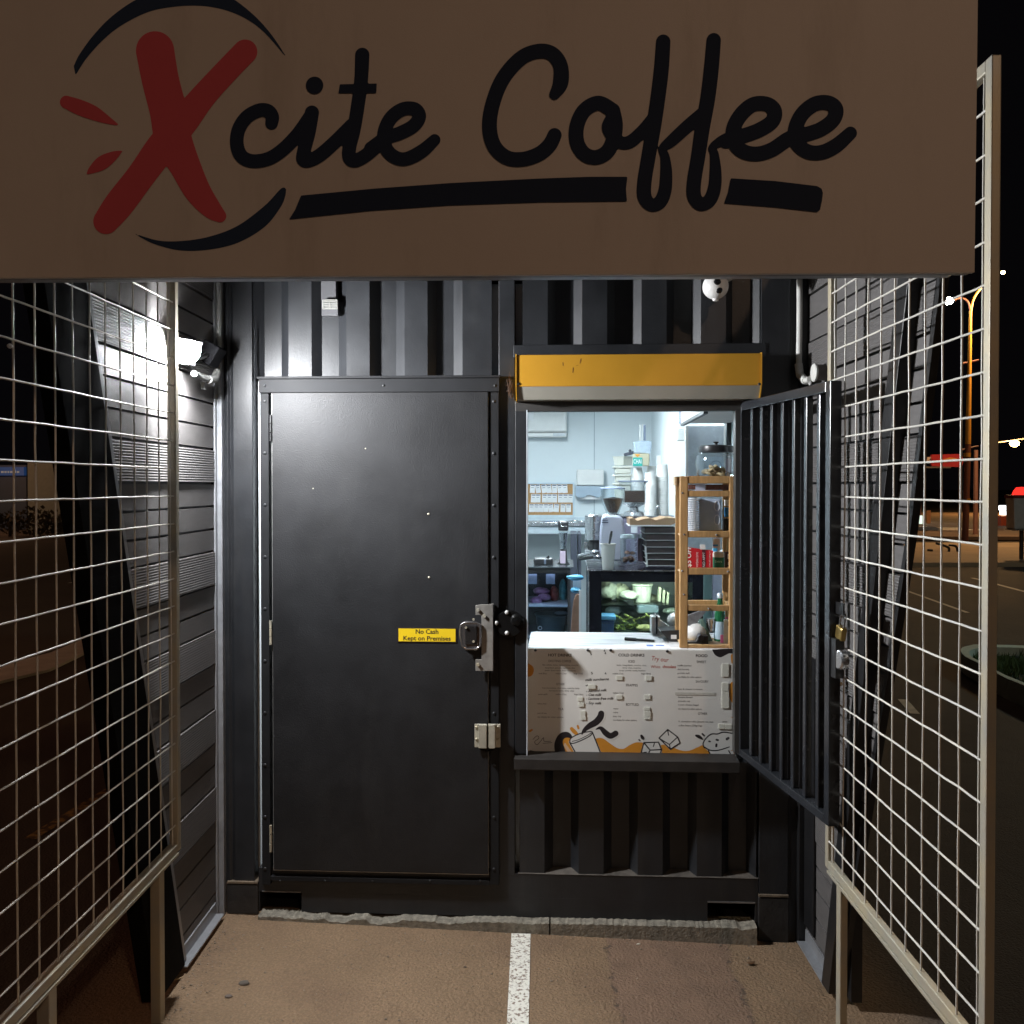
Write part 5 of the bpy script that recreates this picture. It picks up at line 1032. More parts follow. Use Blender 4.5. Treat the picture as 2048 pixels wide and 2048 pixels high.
mb = B(); q = [(1259, 1037), (1268, 1036), (1275, 1041), (1288, 1037), (1300, 1036), (1312, 1040), (1330, 1035), (1352, 1036), (1350, 1047), (1340, 1051), (1260, 1051)]
mb.prism([F(x, y, v - .02) for x, y in q][::-1], v - .02, v + .28); mb.build('tray', mat('brown_cardboard', (.30, .19, .11), .85, var=.15), t, bevel=.003); P(t, 'lip', pap, (1258, 1050, 1354, 1053, v - .024, v + .28))
# cups
cupm = mat('white_paper_cup', (.74, .73, .70), .5, var=.02)
ORD = ['', 'first', 'second', 'third', 'fourth', 'fifth', 'sixth', 'seventh', 'eighth', 'ninth', 'tenth', 'eleventh', 'twelfth', 'thirteenth', 'fourteenth', 'fifteenth', 'sixteenth', 'seventeenth', 'eighteenth', 'nineteenth', 'twentieth', 'twenty-first', 'twenty-second']
def cup_stack(px, v, y0, y1, r0, r1, n, grp, lab):
    proto = None; u, wb0 = F(px, y0, v); _, wt0 = F(px, y1, v); k = (F(px + 10, y0, v)[0] - u) / 10; h = .095; step = (wt0 - wb0 - h) / max(1, n - 1)
    for i in range(n):
        if proto is None:
            mb = B(); mb.lathe((u, v, wb0), [(r0 * k, 0), (r0 * k * 1.03, .004), (r0 * k, .006), (r1 * k, h)], 24); proto = mb.build('paper_cup', cupm, loc=CF @ Vector((u, v, wb0))); o = proto
        else:
            o = proto.copy(); COL.objects.link(o); o.location = proto.location + Vector((0, 0, step * i))
        o['label'] = lab % ('lowest' if i == 0 else 'topmost' if i == n - 1 else '%s from the top' % ORD[n - i]); o['category'] = 'cup'; o['group'] = grp
cup_stack(1324, 2.62, 1033, 929, 13, 10.5, 22, 'cups in the tall right stack', 'white paper cup, %s in the tallest, rightmost cup stack')
cup_stack(1300, 2.55, 1033, 945, 12.5, 9.5, 19, 'cups in the middle stack', 'white paper cup, %s in the middle cup stack')
cup_stack(1303, 2.85, 1015, 932, 11, 9, 10, 'cups in the back stack', 'white paper cup, %s in the stack behind the middle one')
cup_stack(1275, 2.85, 1010, 935, 12, 9, 8, 'cups in the left stack', 'white paper cup, %s in the short stack behind the bean hopper')
t = I('storage_tub', 'frosted tub topmost of the tub pile left of the cups', 'tub', 1246, 930, 2.95, 'tubs piled left of the cups')
mb = B(); mb.plathe(1246, 2.95, [(17, 931), (19.5, 915), (21, 914.5), (21, 913), (0, 913)], 4); mb.build('tub', M_frost, t)
for i, (ya, yb) in enumerate(((932, 948), (949, 965), (966, 1000))):
    t = I('storage_tub', 'frosted tub with a pale lid, %s in the pile left of the cups' % ('second', 'third', 'lowest')[i], 'tub', 1245, yb, 2.9, 'tubs piled left of the cups')
    P(t, 'tub', M_frost, (1231, ya + 4, 1262, yb, 2.9, 3.05), bevel=.008); P(t, 'lid', mat('cream_lid', (.7, .7, .62), .5), (1227, ya, 1265, ya + 4, 2.89, 3.06), bevel=.004)
t = I('dark_lid', 'dark grey lid tilted on top of the tub pile', 'lid', 1257, 912, 2.9)
mb = B(); u, w = F(1258, 905, 2.9); mb.M = CF @ Matrix.Translation((u, 2.9, w)) @ Matrix.Rotation(R(-14), 4, 'Y'); mb.lathe((0, 0, -.01), [(.04, -.01), (.042, 0), (.04, .012), (0, .016)], 20); mb.ball((.01, 0, .01), .012, .012, .012, 8, 6); mb.build('disc', mat('slate_dark', (.05, .055, .075), .4), t)
t = I('chai_packet', 'tan packet with a teal chai label above the cups', 'packet', 1282, 932, 2.75); v = 2.75
P(t, 'bag', mat('tan_paper', (.52, .47, .33), .6, var=.08), (1266, 907, 1299, 932, v, v + .06), bevel=.008); P(t, 'label_patch', mat('teal_print', (.02, .36, .30), .5), (1266, 915, 1285, 932, v - .003, v), bevel=.002)
mb = B(); ptext(mb, 'CHAI', 1267, 927, v - .004, wpx=16, hpx=9, off=.01); mb.build('lettering', pap, t); mb = B(); art(mb, artwork([], [[(1269, 908.5), (1281, 908.5), (1275, 914.5)]], .8), v - .003); mb.build('orange_mark', orange, t)
t = I('foil_bag', 'crumpled pale blue bag on top of the chai packet', 'bag', 1284, 908, 2.78); v = 2.78
mb = B(); q = [(1266, 884), (1285, 881), (1303, 882), (1304, 890), (1301, 908), (1268, 906), (1269, 890)]; mb.prism([F(x, y, v) for x, y in q][::-1], v, v + .07); mb.build('bag', mat('pale_blue_foil', (.52, .62, .72), .35, .2, var=.15, nscale=25, bump=1, bscale=40), t, bevel=.008)
t = I('straw_holder', 'upright straws and a grey spatula behind the foil bag', 'utensils', 1286, 884, 2.9); v = 2.9
P(t, 'straw', M_white, (1279, 850, 1282, 884, v, v + .01)); P(t, 'straw', M_white, (1284, 848, 1286, 884, v, v + .01)); P(t, 'spatula', mat('slate_blue', (.16, .19, .26), .6), (1287, 850, 1291.5, 884, v, v + .01), bevel=.003)
P(I('price_tag_holder', 'small white tag standing on the tallest cup stack', 'tag', 1317, 929, 2.6), 'card', pap, (1313, 911, 1322, 929, 2.6, 2.605))
t = I('tongs', 'curved steel tongs leaning in front of the cup stacks', 'tongs', 1317, 1034, 2.4); v = 2.4
for s_ in (-1, 1):
    mb = B(); mb.tube([(F(x, y, v)[0], v, F(x, y, v)[1]) for x, y in smooth([(1316, 1012), (1316 + 3 * s_, 1016), (1316 + 5 * s_, 1024), (1316 + 6 * s_, 1033)], 4)], .0035, 6); mb.build('arm', M_steel, t)
t = I('soap_dispenser', 'small white dispenser high on the right kiosk wall', 'dispenser', 1364, 882, 2.4); P(t, 'body', M_white, (1356, 858, 1372, 881, 2.4, 2.5), bevel=.006)
# right side: overhead cupboard, screen, dark door
t = I('overhead_cupboard', 'white overhead cupboard along the right kiosk wall', 'cupboard', 1440, 845, .9)
ua, wa = F(1361, 847, 1.15); mb = B(); mb.box(ua, 2.385, .3, 1.15, wa, 2.69); mb.build('carcass', mat('warm_white_board', (.72, .68, .66), .5), t, bevel=.002)
mb = B(); mb.box(ua + .0, ua + .02, .3, 1.15, wa - .014, wa - .001); mb.build('light_rail', M_dark, t); mb = B(); mb.box(ua - .004, ua + .01, 1.15, 1.165, wa, 2.69); mb.build('blue_edge', mat('deep_blue', (.05, .09, .35), .4), t)
t = I('splash_screen', 'pale translucent screen panel under the overhead cupboard', 'screen', 1410, 1000, 1.3); P(t, 'pane', mat('pale_blue_acrylic', (.70, .77, .84), .25), (1376, 852, 1449, 1100, 1.3, 1.31)); P(t, 'edge', M_white, (1449, 822, 1452, 1100, 1.28, 1.31), (1371, 852, 1376, 1100, 1.28, 1.31)); 
t = I('dark_door', 'tall black appliance door at the right edge of the window', 'door', 1462, 1000, 1.1); P(t, 'leaf', M_dark, (1454, 843, 1500, 1100, 1.1, 1.14)); P(t, 'trim', M_white, (1454, 826, 1500, 841, 1.1, 1.14))
t = I('shelf_unit', 'grey and green shelving behind the pine rack', 'shelf', 1430, 1290, 1.0); v = .95
P(t, 'panel', mat('teal_grey', (.10, .17, .17), .5), (1408, 1138, 1424, 1262, v, v + .02)); P(t, 'panel', mat('pale_lilac', (.5, .53, .68), .5), (1426, 1138, 1444, 1262, v, v + .02)); P(t, 'panel', mat('umber_dark', (.03, .02, .02), .6), (1446, 1100, 1475, 1262, v, v + .02))
# till end of the counter
v = .22
t = I('card_reader', 'black card terminal box with white sticker on the counter', 'card reader', 1340, 1290, v)
mb = B(); q = [F(x, y, v) for x, y in ((1320, 1262), (1362, 1260), (1362, 1291), (1346, 1291))]; mb.prism(q[::-1], v, v + .12); mb.build('case', M_dark, t, bevel=.002); P(t, 'sticker', pap, (1342, 1270, 1353, 1278, v - .004, v), bevel=0)
t = I('napkin_holder', 'stack of white napkins in a dark holder behind the card terminal', 'napkins', 1316, 1268, .38); v = .38
P(t, 'napkins', pap, (1303, 1234, 1312, 1267, v, v + .08), (1316, 1234, 1320, 1268, v, v + .08)); P(t, 'holder', M_dark, (1312, 1232, 1315, 1268, v - .01, v + .1)); mb = B(); q = [F(x, y, v + .04) for x, y in ((1320, 1240), (1345, 1258), (1345, 1267), (1320, 1267))]; mb.prism(q[::-1], v + .04, v + .08); mb.build('fold', pap, t)
lump('dome_lid', 1352, 1241, .4, .042, .06, .038, M_white, 'white ribbed takeaway dome lids beside the pine rack on the counter', 'dome_lid', 0)  # rounded lump standing for white takeaway cup dome lids
lump('white_helmet', 1392, 1262, .22, .055, .06, .045, M_white, 'round white tub behind the lowest rack shelf', 'tub', 0)
t = thing('marker_pen', 'black marker pen lying on the counter', 'pen', (F(1280, 1278, .2)[0], .2, WC), M=CF); a = F(1250, 1276, .25)[0]; b = F(1309, 1278, .2)[0]
mb = B(); mb.cyl((a, .25, WC + .007), ((a * .62 + b * .38), .23, WC + .007), .0075, n=12); pn_ = mb.build('cap', M_dark, t); mb = B(); mb.cyl((a * .62 + b * .38, .23, WC + .007), (b, .2, WC + .007), .0055, n=12); mb.build('barrel', M_dark, t)
t = thing('note_card', 'white printed card with blue writing on the counter edge', 'card', (F(1305, 1288, .1)[0], .1, WC), M=CF)
a = F(1268, 1286, .17)[0]; b = F(1345, 1286, .1)[0]; mb = B(); mb.add([(a + .02, .17, WC + .001), (a + .03, .07, WC + .001), (b, .065, WC + .001), (b - .03, .165, WC + .001)], [(0, 1, 2, 3)]); mb.build('card', pap, t, solid=.0008)
mb = B(); mb.box(a + .05, a + .08, .09, .13, WC + .0018, WC + .0022); mb.box(a + .09, b - .035, .10, .125, WC + .0018, WC + .0022); mb.build('print', mat('blue_print', (.05, .14, .5), .5), t)
# pine rack
RV = .06
t = I('pine_rack', 'pine display rack with four shelves standing in the window', 'rack', 1415, 1299, RV)
wbR = WC + .001; uA = F(1360, 1100, RV)[0]; uB = F(1475, 1100, RV)[0]; pw_ = F(1376, 1100, RV)[0] - uA; wTp = F(1400, 952, RV)[1]; dep = .19
for v_ in (RV, RV + dep - .025):
    for a in (uA, uB - pw_): mb = B(); mb.box(a, a + pw_, v_, v_ + .022, wbR, wTp); mb.build('post', M_wood, t, bevel=.003)
for i, (ya, yb) in enumerate(((952, 967), (981.5, 993.5), (1062.5, 1075), (1136, 1149.5), (1210.5, 1222), (1290, 1298))):
    w1_ = F(1400, ya, RV)[1]; w0_ = max(wbR, F(1400, yb, RV)[1]); mb = B(); mb.box(uA + pw_, uB - pw_, RV + .002, RV + .02, w0_, w1_); mb.box(uA + pw_, uB - pw_, RV + dep - .023, RV + dep - .005, w0_, w1_)
    for a in (uB - pw_ + .004,): mb.box(a, a + pw_ - .008, RV + .022, RV + dep - .025, w0_, w1_)
    mb.build('rail', M_wood, t, bevel=.002)
    if i in (0, 3, 5, 2): mb = B(); mb.box(uA + .01, uB - .01, RV + .02, RV + dep - .02, w0_ + .004, w0_ + .01); mb.build('shelf', M_wood2 if i else M_clear, t)
mb = B(); mb.box(F(1349, 965, RV + .14)[0], uA, RV + .13, RV + .19, F(1350, 971, RV + .14)[1], F(1350, 953, RV + .14)[1]); mb.build('back_ledge', M_wood2, t)
for x, y in ((1365, 986), (1368.5, 1069), (1364.5, 1142), (1368, 1189), (1433, 1070), (1456, 1143), (1417, 1217)):
    u, w = F(x, y, RV); mb = B(); mb.ball((u, RV, w), .0045, .003, .0045, 8, 6); mb.build('screw', M_steel, t)
# cookie jar on the rack
v = RV + .1
t = I('cookie_jar', 'big glass cookie jar with black lid on top of the pine rack', 'jar', 1432, 953, v)
mb = B(); mb.plathe(1432, v, [(35, 953), (39, 948), (41, 925), (39, 912), (33, 907), (32, 903)], 32); mb.build('glass', glass('jar_glass', (.88, .93, .96), .2), t)
mb = B(); mb.plathe(1432, v, [(34, 905), (35, 903), (34, 893), (30, 891), (3, 889), (3, 887), (6, 884.5), (5, 883.5), (0, 883.5)], 32); mb.build('lid', M_dark, t)
mb = B()
for k in range(14):
    a = random.uniform(0, 6.28); u, w = F(1425 + random.uniform(-20, 22), random.uniform(936, 950), v); mb.M = CF @ Matrix.Translation((u, v + random.uniform(-.04, .04), w)) @ Matrix.Rotation(a, 4, 'Y') @ Matrix.Rotation(random.uniform(-.5, .5), 4, 'X'); mb.lathe((0, 0, 0), [(0, -.005), (.02, -.004), (.021, .003), (.017, .007), (0, .008)], 14)
mb.build('cookies', mat('cookie', (.48, .36, .2), .8, var=.35, nscale=40), t); 
mb = B(); mb.tube([(F(1432 + 11 * math.cos(a_), 931 + 9 * math.sin(a_), v - .087)[0], v - .087 , F(1432, 931 + 9 * math.sin(a_), v - .087)[1]) for a_ in [i * math.pi / 10 for i in range(20)]], .0012, 6, True); mb.build('embossed_ring', M_clear, t)
P(t, 'tag', mat('grey_tag', (.25, .22, .25), .5), (1452, 917, 1463, 945, v - .07, v - .065))
# rack contents
v = RV + .08
def small(name, lab, cat, x, y, vv, parts):
    t = I(name, lab, cat, x, y, vv)
    for nm, m, boxes in parts: P(t, nm, m, *boxes)
    return t
small('snack_tray', 'tray of wrapped brown snacks between the top rails of the rack', 'snacks', 1415, 981, v, [('snacks', mat('brown_snack', (.12, .05, .04), .5, var=.6, nscale=50), [(1377, 969, 1391, 979, v, v + .1), (1412, 969, 1462, 980, v, v + .1)]), ('wrapper', mat('pale_lilac', (.5, .53, .68), .5), [(1391, 968, 1410, 982, v, v + .02)])])
pl_ = mat('lid_white', (.70, .73, .78), .4)
mb = B(); u, _ = F(1385, 1030, RV + .13)
t = I('lid_stack', 'stack of white cup lids on the upper rack shelf', 'lids', 1384, 1062, RV + .13)
for i in range(18):
    _, w = F(1385, 1061 - i * 3.7, RV + .13); mb.lathe((u, RV + .13, w), [(.03, 0), (.031, .001), (.026, .005), (0, .005)], 20)
mb.build('lids', pl_, t)
t = I('acrylic_holder', 'upright clear plastic lid holder on the upper rack shelf', 'holder', 1425, 1062, v); P(t, 'sheet', mat('misty_blue', (.40, .48, .62), .25), (1398, 998, 1442, 1061, RV + .14, RV + .22), bevel=.004)
for yy in (1012, 1040):
    mb = B(); vv = RV + .138; mb.tube([(F(1434 + 5.5 * math.cos(a_), yy, vv)[0], vv, F(1434, yy + 10 * math.sin(a_), vv)[1]) for a_ in [i * math.pi / 10 for i in range(20)]], .0015, 6, True); mb.build('ring', pl_, t)
small('book', 'blue book on the far side of the upper rack shelf', 'book', 1457, 1062, v, [('cover', mat('book_blue', (.02, .16, .34), .5), [(1450, 1015, 1465, 1034, v, v + .02)]), ('pages', pap, [(1450, 1000, 1466, 1012, v, v + .02)])])
small('black_pouch', 'black pouch at the right of the upper rack shelf', 'pouch', 1457, 1062, v, [('pouch', M_dark, [(1447, 1037, 1466, 1062, v, v + .03)])])
t = I('discount_card', 'red five dollar off voucher card leaning on the middle rack shelf', 'voucher', 1400, 1136, v)
mb = B(); q = [F(x, y, v) for x, y in ((1374, 1094), (1395, 1097), (1426, 1101), (1426, 1136), (1374, 1136))]; mb.prism(q[::-1], v, v + .004); mb.build('card', mat('voucher_red', (.55, .02, .03), .4), t); mb = B(); mb.pbox(1404, 1099, 1411, 1136, v - .001, v); mb.build('dark_band', mat('dark_maroon', (.1, .01, .02), .5), t)
mb = B(); ptext(mb, '$5 OFF', 1382, 1134, v - .002, hpx=10, off=.02, rot=90); ptext(mb, 'WHITENING CENTRE', 1396.5, 1134, v - .002, wpx=30, hpx=4.5, rot=90); ptext(mb, 'NO APPT', 1410, 1134, v - .002, wpx=30, hpx=5, rot=90); ptext(mb, 'VALID ONLY', 1421, 1134, v - .002, wpx=32, hpx=3, rot=90); mb.build('lettering', pap, t)
P(I('price_clip', 'little white tag clipped on the red voucher card', 'tag', 1406, 1100, v), 'tag', pap, (1400, 1089, 1411, 1099, v - .004, v - .002))
t = I('gum_tub', 'green gum tub with white lid beside the red voucher', 'tub', 1438, 1136, v); mb = B(); mb.plathe(1437, v, [(11, 1136), (11.5, 1134), (11.5, 1115), (11, 1114)], 20); mb.build('tub', mat('deep_green', (.01, .17, .10), .35), t); mb = B(); mb.plathe(1437, v, [(11.5, 1114), (11.8, 1106), (10, 1103.5), (0, 1103)], 20); mb.build('lid', M_white, t)
mb = B(); ptext(mb, 'Extra', 1430, 1125, v - .027, wpx=14, hpx=5, off=.01); mb.build('lettering', mat('pale_green_print', (.45, .75, .6), .5), t)
small('chocolate_bar', 'dark brown bar with white print right of the gum tub', 'chocolate', 1458, 1136, v, [('bar', mat('bar_brown', (.08, .03, .02), .4), [(1450, 1104, 1467, 1136, v, v + .02)]), ('print', pap, [(1455, 1108, 1458, 1118, v - .001, v), (1456, 1124, 1460, 1130, v - .001, v)])])
small('striped_packet', 'white packet with light blue stripes above the gum tub', 'packet', 1432, 1104, RV + .14, [('packet', M_white, [(1426, 1077, 1440, 1104, RV + .14, RV + .15)]), ('stripes', mat('cyan_print', (.03, .4, .75), .5), [(1426, 1089, 1436, 1092, RV + .138, RV + .14), (1426, 1096, 1435, 1103, RV + .138, RV + .14)])])
small('gold_packet', 'gold labelled packet under the third rack rail', 'packet', 1460, 1104, RV + .14, [('packet', mat('gold_paper', (.48, .36, .12), .4), [(1454, 1077, 1468, 1101, RV + .14, RV + .15)])])
t = I('green_bottle', 'green glass water bottle with pale label in the lower rack', 'bottle', 1439, 1290, RV + .14); v = RV + .14
mb = B(); mb.plathe(1440, v, [(11, 1290), (12, 1287), (12, 1235), (10, 1222), (5.5, 1205), (5, 1192)], 24); mb.build('glass', mat('green_glass', (.012, .10, .04), .08), t)
mb = B(); mb.plathe(1440, v, [(6, 1196), (6.3, 1188), (5, 1186), (0, 1186)], 20); mb.build('cap', mat('pale_steel', (.55, .63, .68), .35, .4), t); mb = B(); mb.plathe(1440, v, [(12.4, 1277), (12.4, 1242)], 24); mb.build('paper_label', mat('bottle_label', (.38, .5, .58), .5, var=.15, nscale=30), t)
t = I('leaflet_stack', 'white and pink leaflets standing at the right of the lowest shelf', 'leaflets', 1458, 1291, RV + .07); v = RV + .07
P(t, 'leaflet', pap, (1448, 1240, 1468, 1291, v, v + .01)); P(t, 'leaflet', mat('pink_leaflet', (.55, .12, .25), .5), (1441, 1270, 1447, 1291, v + .012, v + .016)); P(t, 'leaflet', mat('maroon_leaflet', (.18, .03, .03), .5), (1456, 1243, 1467, 1252, v - .002, v)); P(t, 'heading', mat('pink_leaflet', (.55, .12, .25), .5), (1450, 1234, 1468, 1238, v, v + .002))
t = I('tape_dispenser', 'black tape dispenser on the lowest rack shelf', 'tape dispenser', 1395, 1291, RV + .05); v = RV + .05
mb = B(); q = [F(x, y, v) for x, y in ((1374, 1284), (1392, 1284), (1400, 1272), (1417, 1272), (1417, 1291), (1374, 1291))]; mb.prism(q[::-1], v, v + .05); mb.build('body', M_dark, t, bevel=.003); mb = B(); u, w = F(1402, 1276, v); mb.cyl((u, v - .004, w), (u, v + .05, w), .013, n=20); mb.build('roll', mat('slate_dark', (.05, .055, .075), .4), t)
t = I('stapler', 'grey green handle leaning behind the tape dispenser', 'tool', 1414, 1286, RV + .12); v = RV + .12
mb = B(); q = [F(x, y, v) for x, y in ((1398, 1240), (1407, 1238), (1426, 1284), (1416, 1288))]; mb.prism(q[::-1], v, v + .03); mb.build('handle', mat('sage_plastic', (.12, .2, .17), .5), t, bevel=.004)
t = I('binder_clips', 'grey folded pamphlets under the fourth rack rail', 'pamphlets', 1395, 1245, RV + .13); v = RV + .13
mb = B(); q = [F(x, y, v) for x, y in ((1374, 1232), (1400, 1222), (1412, 1224), (1398, 1240), (1388, 1254), (1374, 1250))]; mb.prism(q[::-1], v, v + .02); mb.build('pamphlet', mat('mid_grey_card', (.16, .16, .17), .6, var=.4, nscale=40), t)
t = I('tin_cup', 'steel cup behind the grey handle on the lowest shelf', 'cup', 1420, 1262, RV + .14); mb = B(); mb.plathe(1421, RV + .14, [(7, 1262), (10, 1238), (10.5, 1237)], 20); mb.build('cup', M_steel, t)
# ------------------------------------------------------------------ the street beyond
def at(px, py, Y): return onY(px, py, Y)
Yp = 31.0; b = at(1930, 1076, Yp); b.z = 0
t = thing('street_lamp', 'tall yellow and brown street lamp with a white lit head beyond the right gate', 'street lamp', b)
rp = 6.0 / FPX * Yp
mb = MB(); p1 = at(1936, 888, Yp); mb.cyl((b.x, Yp, 0), (p1.x, Yp, p1.z), rp * 1.05, rp * .9, 14); mb.build('lower_pole', mat('brown_pole_paint', (.16, .05, .03), .6, var=.15), t)
mb = MB(); p2 = at(1941, 622, Yp); mb.cyl(p1, p2, rp * .9, rp * .45, 14); mb.build('upper_pole', mat('yellow_pole_paint', (.52, .25, .03), .5, var=.1), t)
for ys_ in ((906, 914), (997, 1004)):
    a, c = at(1934, ys_[0], Yp), at(1934, ys_[1], Yp); mb = MB(); mb.cyl((a.x, Yp, a.z), (a.x, Yp, c.z), rp * 1.1, n=14); mb.build('yellow_band', mat('yellow_pole_paint', (.52, .25, .03), .5, var=.1), t)
mb = MB(); mb.tube([at(x, y, Yp) for x, y in smooth([(1941, 625), (1946, 600), (1956, 583), (1975, 562), (1995, 552)], 5)], rp * .4, 8); mb.build('arm', mat('yellow_pole_paint', (.52, .25, .03), .5, var=.1), t)
mb = MB(); mb.tube([at(x, y, Yp) for x, y in smooth([(1941, 625), (1936, 604), (1922, 596), (1905, 600)], 5)], rp * .3, 8); mb.build('arm', mat('brown_pole_paint', (.16, .05, .03), .6, var=.15), t)
h1 = at(1897, 602, Yp); mb = MB(); mb.ball(h1, .16, .12, .12, 16, 10); mb.build('lamp_head', glow('white_street_light', (1, .98, .85), 120), t)
h2 = at(2006, 545, Yp); mb = MB(); mb.ball(h2, .07, .07, .06, 14, 8); mb.build('lamp_head', glow('amber_street_light', (1, .6, .25), 30), t)
mb = MB()
for y in (724, 896): a = at(1921, y + 4, Yp); c = at(1957, y - 4, Yp); mb.tube([a, c], .03, 6)
mb.build('cross_arm', mat('brown_pole_paint', (.16, .05, .03), .6, var=.15), t)
Yo = 55.0; h = at(2029, 887, Yo); b = Vector((h.x + 2.2, Yo, 0))
t = thing('street_lamp', 'amber glowing street lamp on a curved arm at the far right edge', 'street lamp', b)
mb = MB(); mb.cyl(b, (b.x, Yo, h.z + .1), .09, .06, 10); mb.build('pole', mat('dull_grey_pole', (.12, .1, .09), .6), t); mb = MB(); mb.tube(smooth([(b.x, Yo, h.z), (b.x - 1, Yo, h.z + .35), (h.x - 1.2, Yo, h.z + .05)], 5), .05, 6); mb.build('arm', mat('dull_grey_pole', (.12, .1, .09), .6), t)
mb = MB(); mb.ball(h, .28, .2, .2, 16, 10); mb.build('lamp_head', glow('sodium_street_light', (1, .62, .2), 60), t)
def plight(name, loc, col, w, r=.15):
    d = bpy.data.lights.new(name, 'POINT'); d.color = col; d.energy = w; d.shadow_soft_size = r; o = bpy.data.objects.new(name, d); COL.objects.link(o); o.location = loc; return o
plight('orange_light', (h2.x, h2.y - .8, h2.z - 1.0), (1, .60, .27), 2000, .3); plight('orange_light', (h.x, h.y - .5, h.z - .5), (1, .55, .2), 2200, .3)
plight('orange_light', (-22, 33.5, 3.5), (1, .5, .25), 260, .3)  # added light without a lamp, brightening the left verge and shop
# unseen street lamp behind the camera, assumed from the warm light on the sign
sl = thing('street_lamp', 'assumed warm street lamp standing out of view, across the car park', 'street lamp', (5.5, -9, 0))
mb = MB(); mb.cyl((5.5, -9, 0), (5.5, -9, 8), .09, .06, 12); mb.build('pole', mat('dull_grey_pole', (.12, .1, .09), .6), sl)
mb = MB(); mb.tube(smooth([(5.5, -9, 7.95), (5.2, -8.8, 8.3), (4.4, -8.4, 8.4)], 5), .04, 8); mb.build('arm', mat('dull_grey_pole', (.12, .1, .09), .6), sl)
mb = MB(); mb.ball((4.2, -8.3, 8.38), .3, .14, .09, 16, 8); mb.build('lamp_head', glow('assumed_street_light', (1, .66, .42), 60), sl)
plight('assumed_warm_light', (4.2, -8.3, 8.15), (1, .66, .44), STREET_W, .15)
sl = thing('street_lamp', 'assumed cool white lamp, added out of view to light the planter island', 'street lamp', (12.5, 8, 0))  # unseen lamp, added to brighten the greenish planter kerb
mb = MB(); mb.cyl((12.5, 8, 0), (12.5, 8, 6), .08, .05, 12); mb.build('pole', mat('dull_grey_pole', (.12, .1, .09), .6), sl)
mb = MB(); mb.box(11.6, 12.6, 7.9, 8.1, 6, 6.08); mb.build('lamp_head', M_dark, sl); mb = MB(); mb.box(11.65, 12.2, 7.93, 8.07, 5.98, 5.995); mb.build('assumed_lamp_panel', glow('assumed_cool_led', (.8, 1, .93), 40), sl)
plight('assumed_cool_light', (11.9, 8, 5.85), (.78, 1, .92), 420, .12)
sl = thing('street_lamp', 'added orange lamp out of view on the left, warming the ground', 'street lamp', (-13, 4, 0))  # lamp added out of view to fill the sign's shadow on the ground
mb = MB(); mb.cyl((-13, 4, 0), (-13, 4, 7.2), .09, .06, 12); mb.build('pole', mat('dull_grey_pole', (.12, .1, .09), .6), sl)
mb = MB(); mb.ball((-12.6, 4, 7.2), .3, .14, .09, 16, 8); mb.build('lamp_head', glow('sodium_street_light', (1, .62, .2), 60), sl)
plight('orange_light', (-12.6, 4, 7.0), (1, .42, .26), 420, .15)
# red sign, thin post, far lamp, barriers
Ys = 34.0
t = thing('red_sign', 'rounded red roadside sign left of the yellow street lamp', 'sign', (at(1890, 1060, Ys).x, Ys, 0))
mb = MB(); q = [(at(x, y, Ys).x, at(x, y, Ys).z) for x, y in ((1864, 909), (1918, 908), (1925, 913), (1927, 921), (1925, 931), (1918, 934), (1864, 932), (1860, 920))]; mb.prism(q[::-1], Ys, Ys + .12); mb.build('panel', mat('sign_red', (.34, .025, .03), .4, emit=(.5, .03, .03), es=.04), t)
mb = MB(); q = [(at(x, y, Ys - .02).x, at(x, y, Ys - .02).z) for x, y in ((1878, 921), (1900, 915), (1915, 917), (1905, 922), (1890, 925))]; mb.prism(q[::-1], Ys - .02, Ys); mb.build('emblem', mat('sign_orange', (.6, .25, .05), .5), t)
mb = MB(); a, c = at(1850, 914, Ys), at(1863, 925, Ys); mb.box(a.x, c.x, Ys, Ys + .12, c.z, a.z); mb.build('side_panel', mat('sign_pale', (.5, .38, .34), .5), t)
mb = MB(); a, c = at(1848, 933, Ys), at(1902, 936, Ys); mb.box(a.x, c.x, Ys, Ys + .2, c.z, a.z); mb.cyl((at(1922, 930, Ys).x, Ys + .06, 0), (at(1922, 930, Ys).x, Ys + .06, at(1922, 912, Ys).z), .06, n=8); mb.build('post', mat('dull_grey_pole', (.12, .1, .09), .6), t)
a = at(1952, 900, 33); mb = MB(); mb.cyl((a.x, 33, 0), a, .09, .07, 8); solo(mb, 'thin_post', mat('pinkish_post', (.34, .17, .13), .6), 'thin pinkish post right of the yellow street lamp', 'post')
a = at(1829, 970, 44); t = thing('street_lamp', 'tiny white lit lamp on a short thin pole right of the slatted wall', 'street lamp', (at(1841, 970, 44).x, 44, 0))
mb = MB(); mb.ball(a, .16, .1, .09, 12, 8); mb.build('lamp_head', glow('white_street_light', (1, .98, .85), 120), t); mb = MB(); x = at(1841, 970, 44).x; mb.tube([(x, 44, 0), (x, 44, a.z - .05), (a.x, 44, a.z + .06)], .05, 6); mb.build('pole', mat('pinkish_post', (.34, .17, .13), .6), t)
for xa, ya, xb, yb, lab in ((1829, 1053, 1926, 1065, 'long low white barrier at the foot of the street lamp'), (1937, 1058, 1972, 1066, 'short low white barrier right of the street lamp')):
    a, c = at(xa, ya, 36), at(xb, yb, 36); mb = MB(); q = [(a.x, max(.02, c.z)), (c.x, max(.02, c.z)), (c.x, a.z - .05), (a.x + .9, a.z - .05), (a.x + .75, a.z), (a.x, a.z - .03)]; mb.prism(q[::-1] if False else q, 36, 36.3); solo(mb, 'barrier', mat('white_barrier', (.8, .76, .7), .6), lab, 'barrier', 'white barriers across the road')
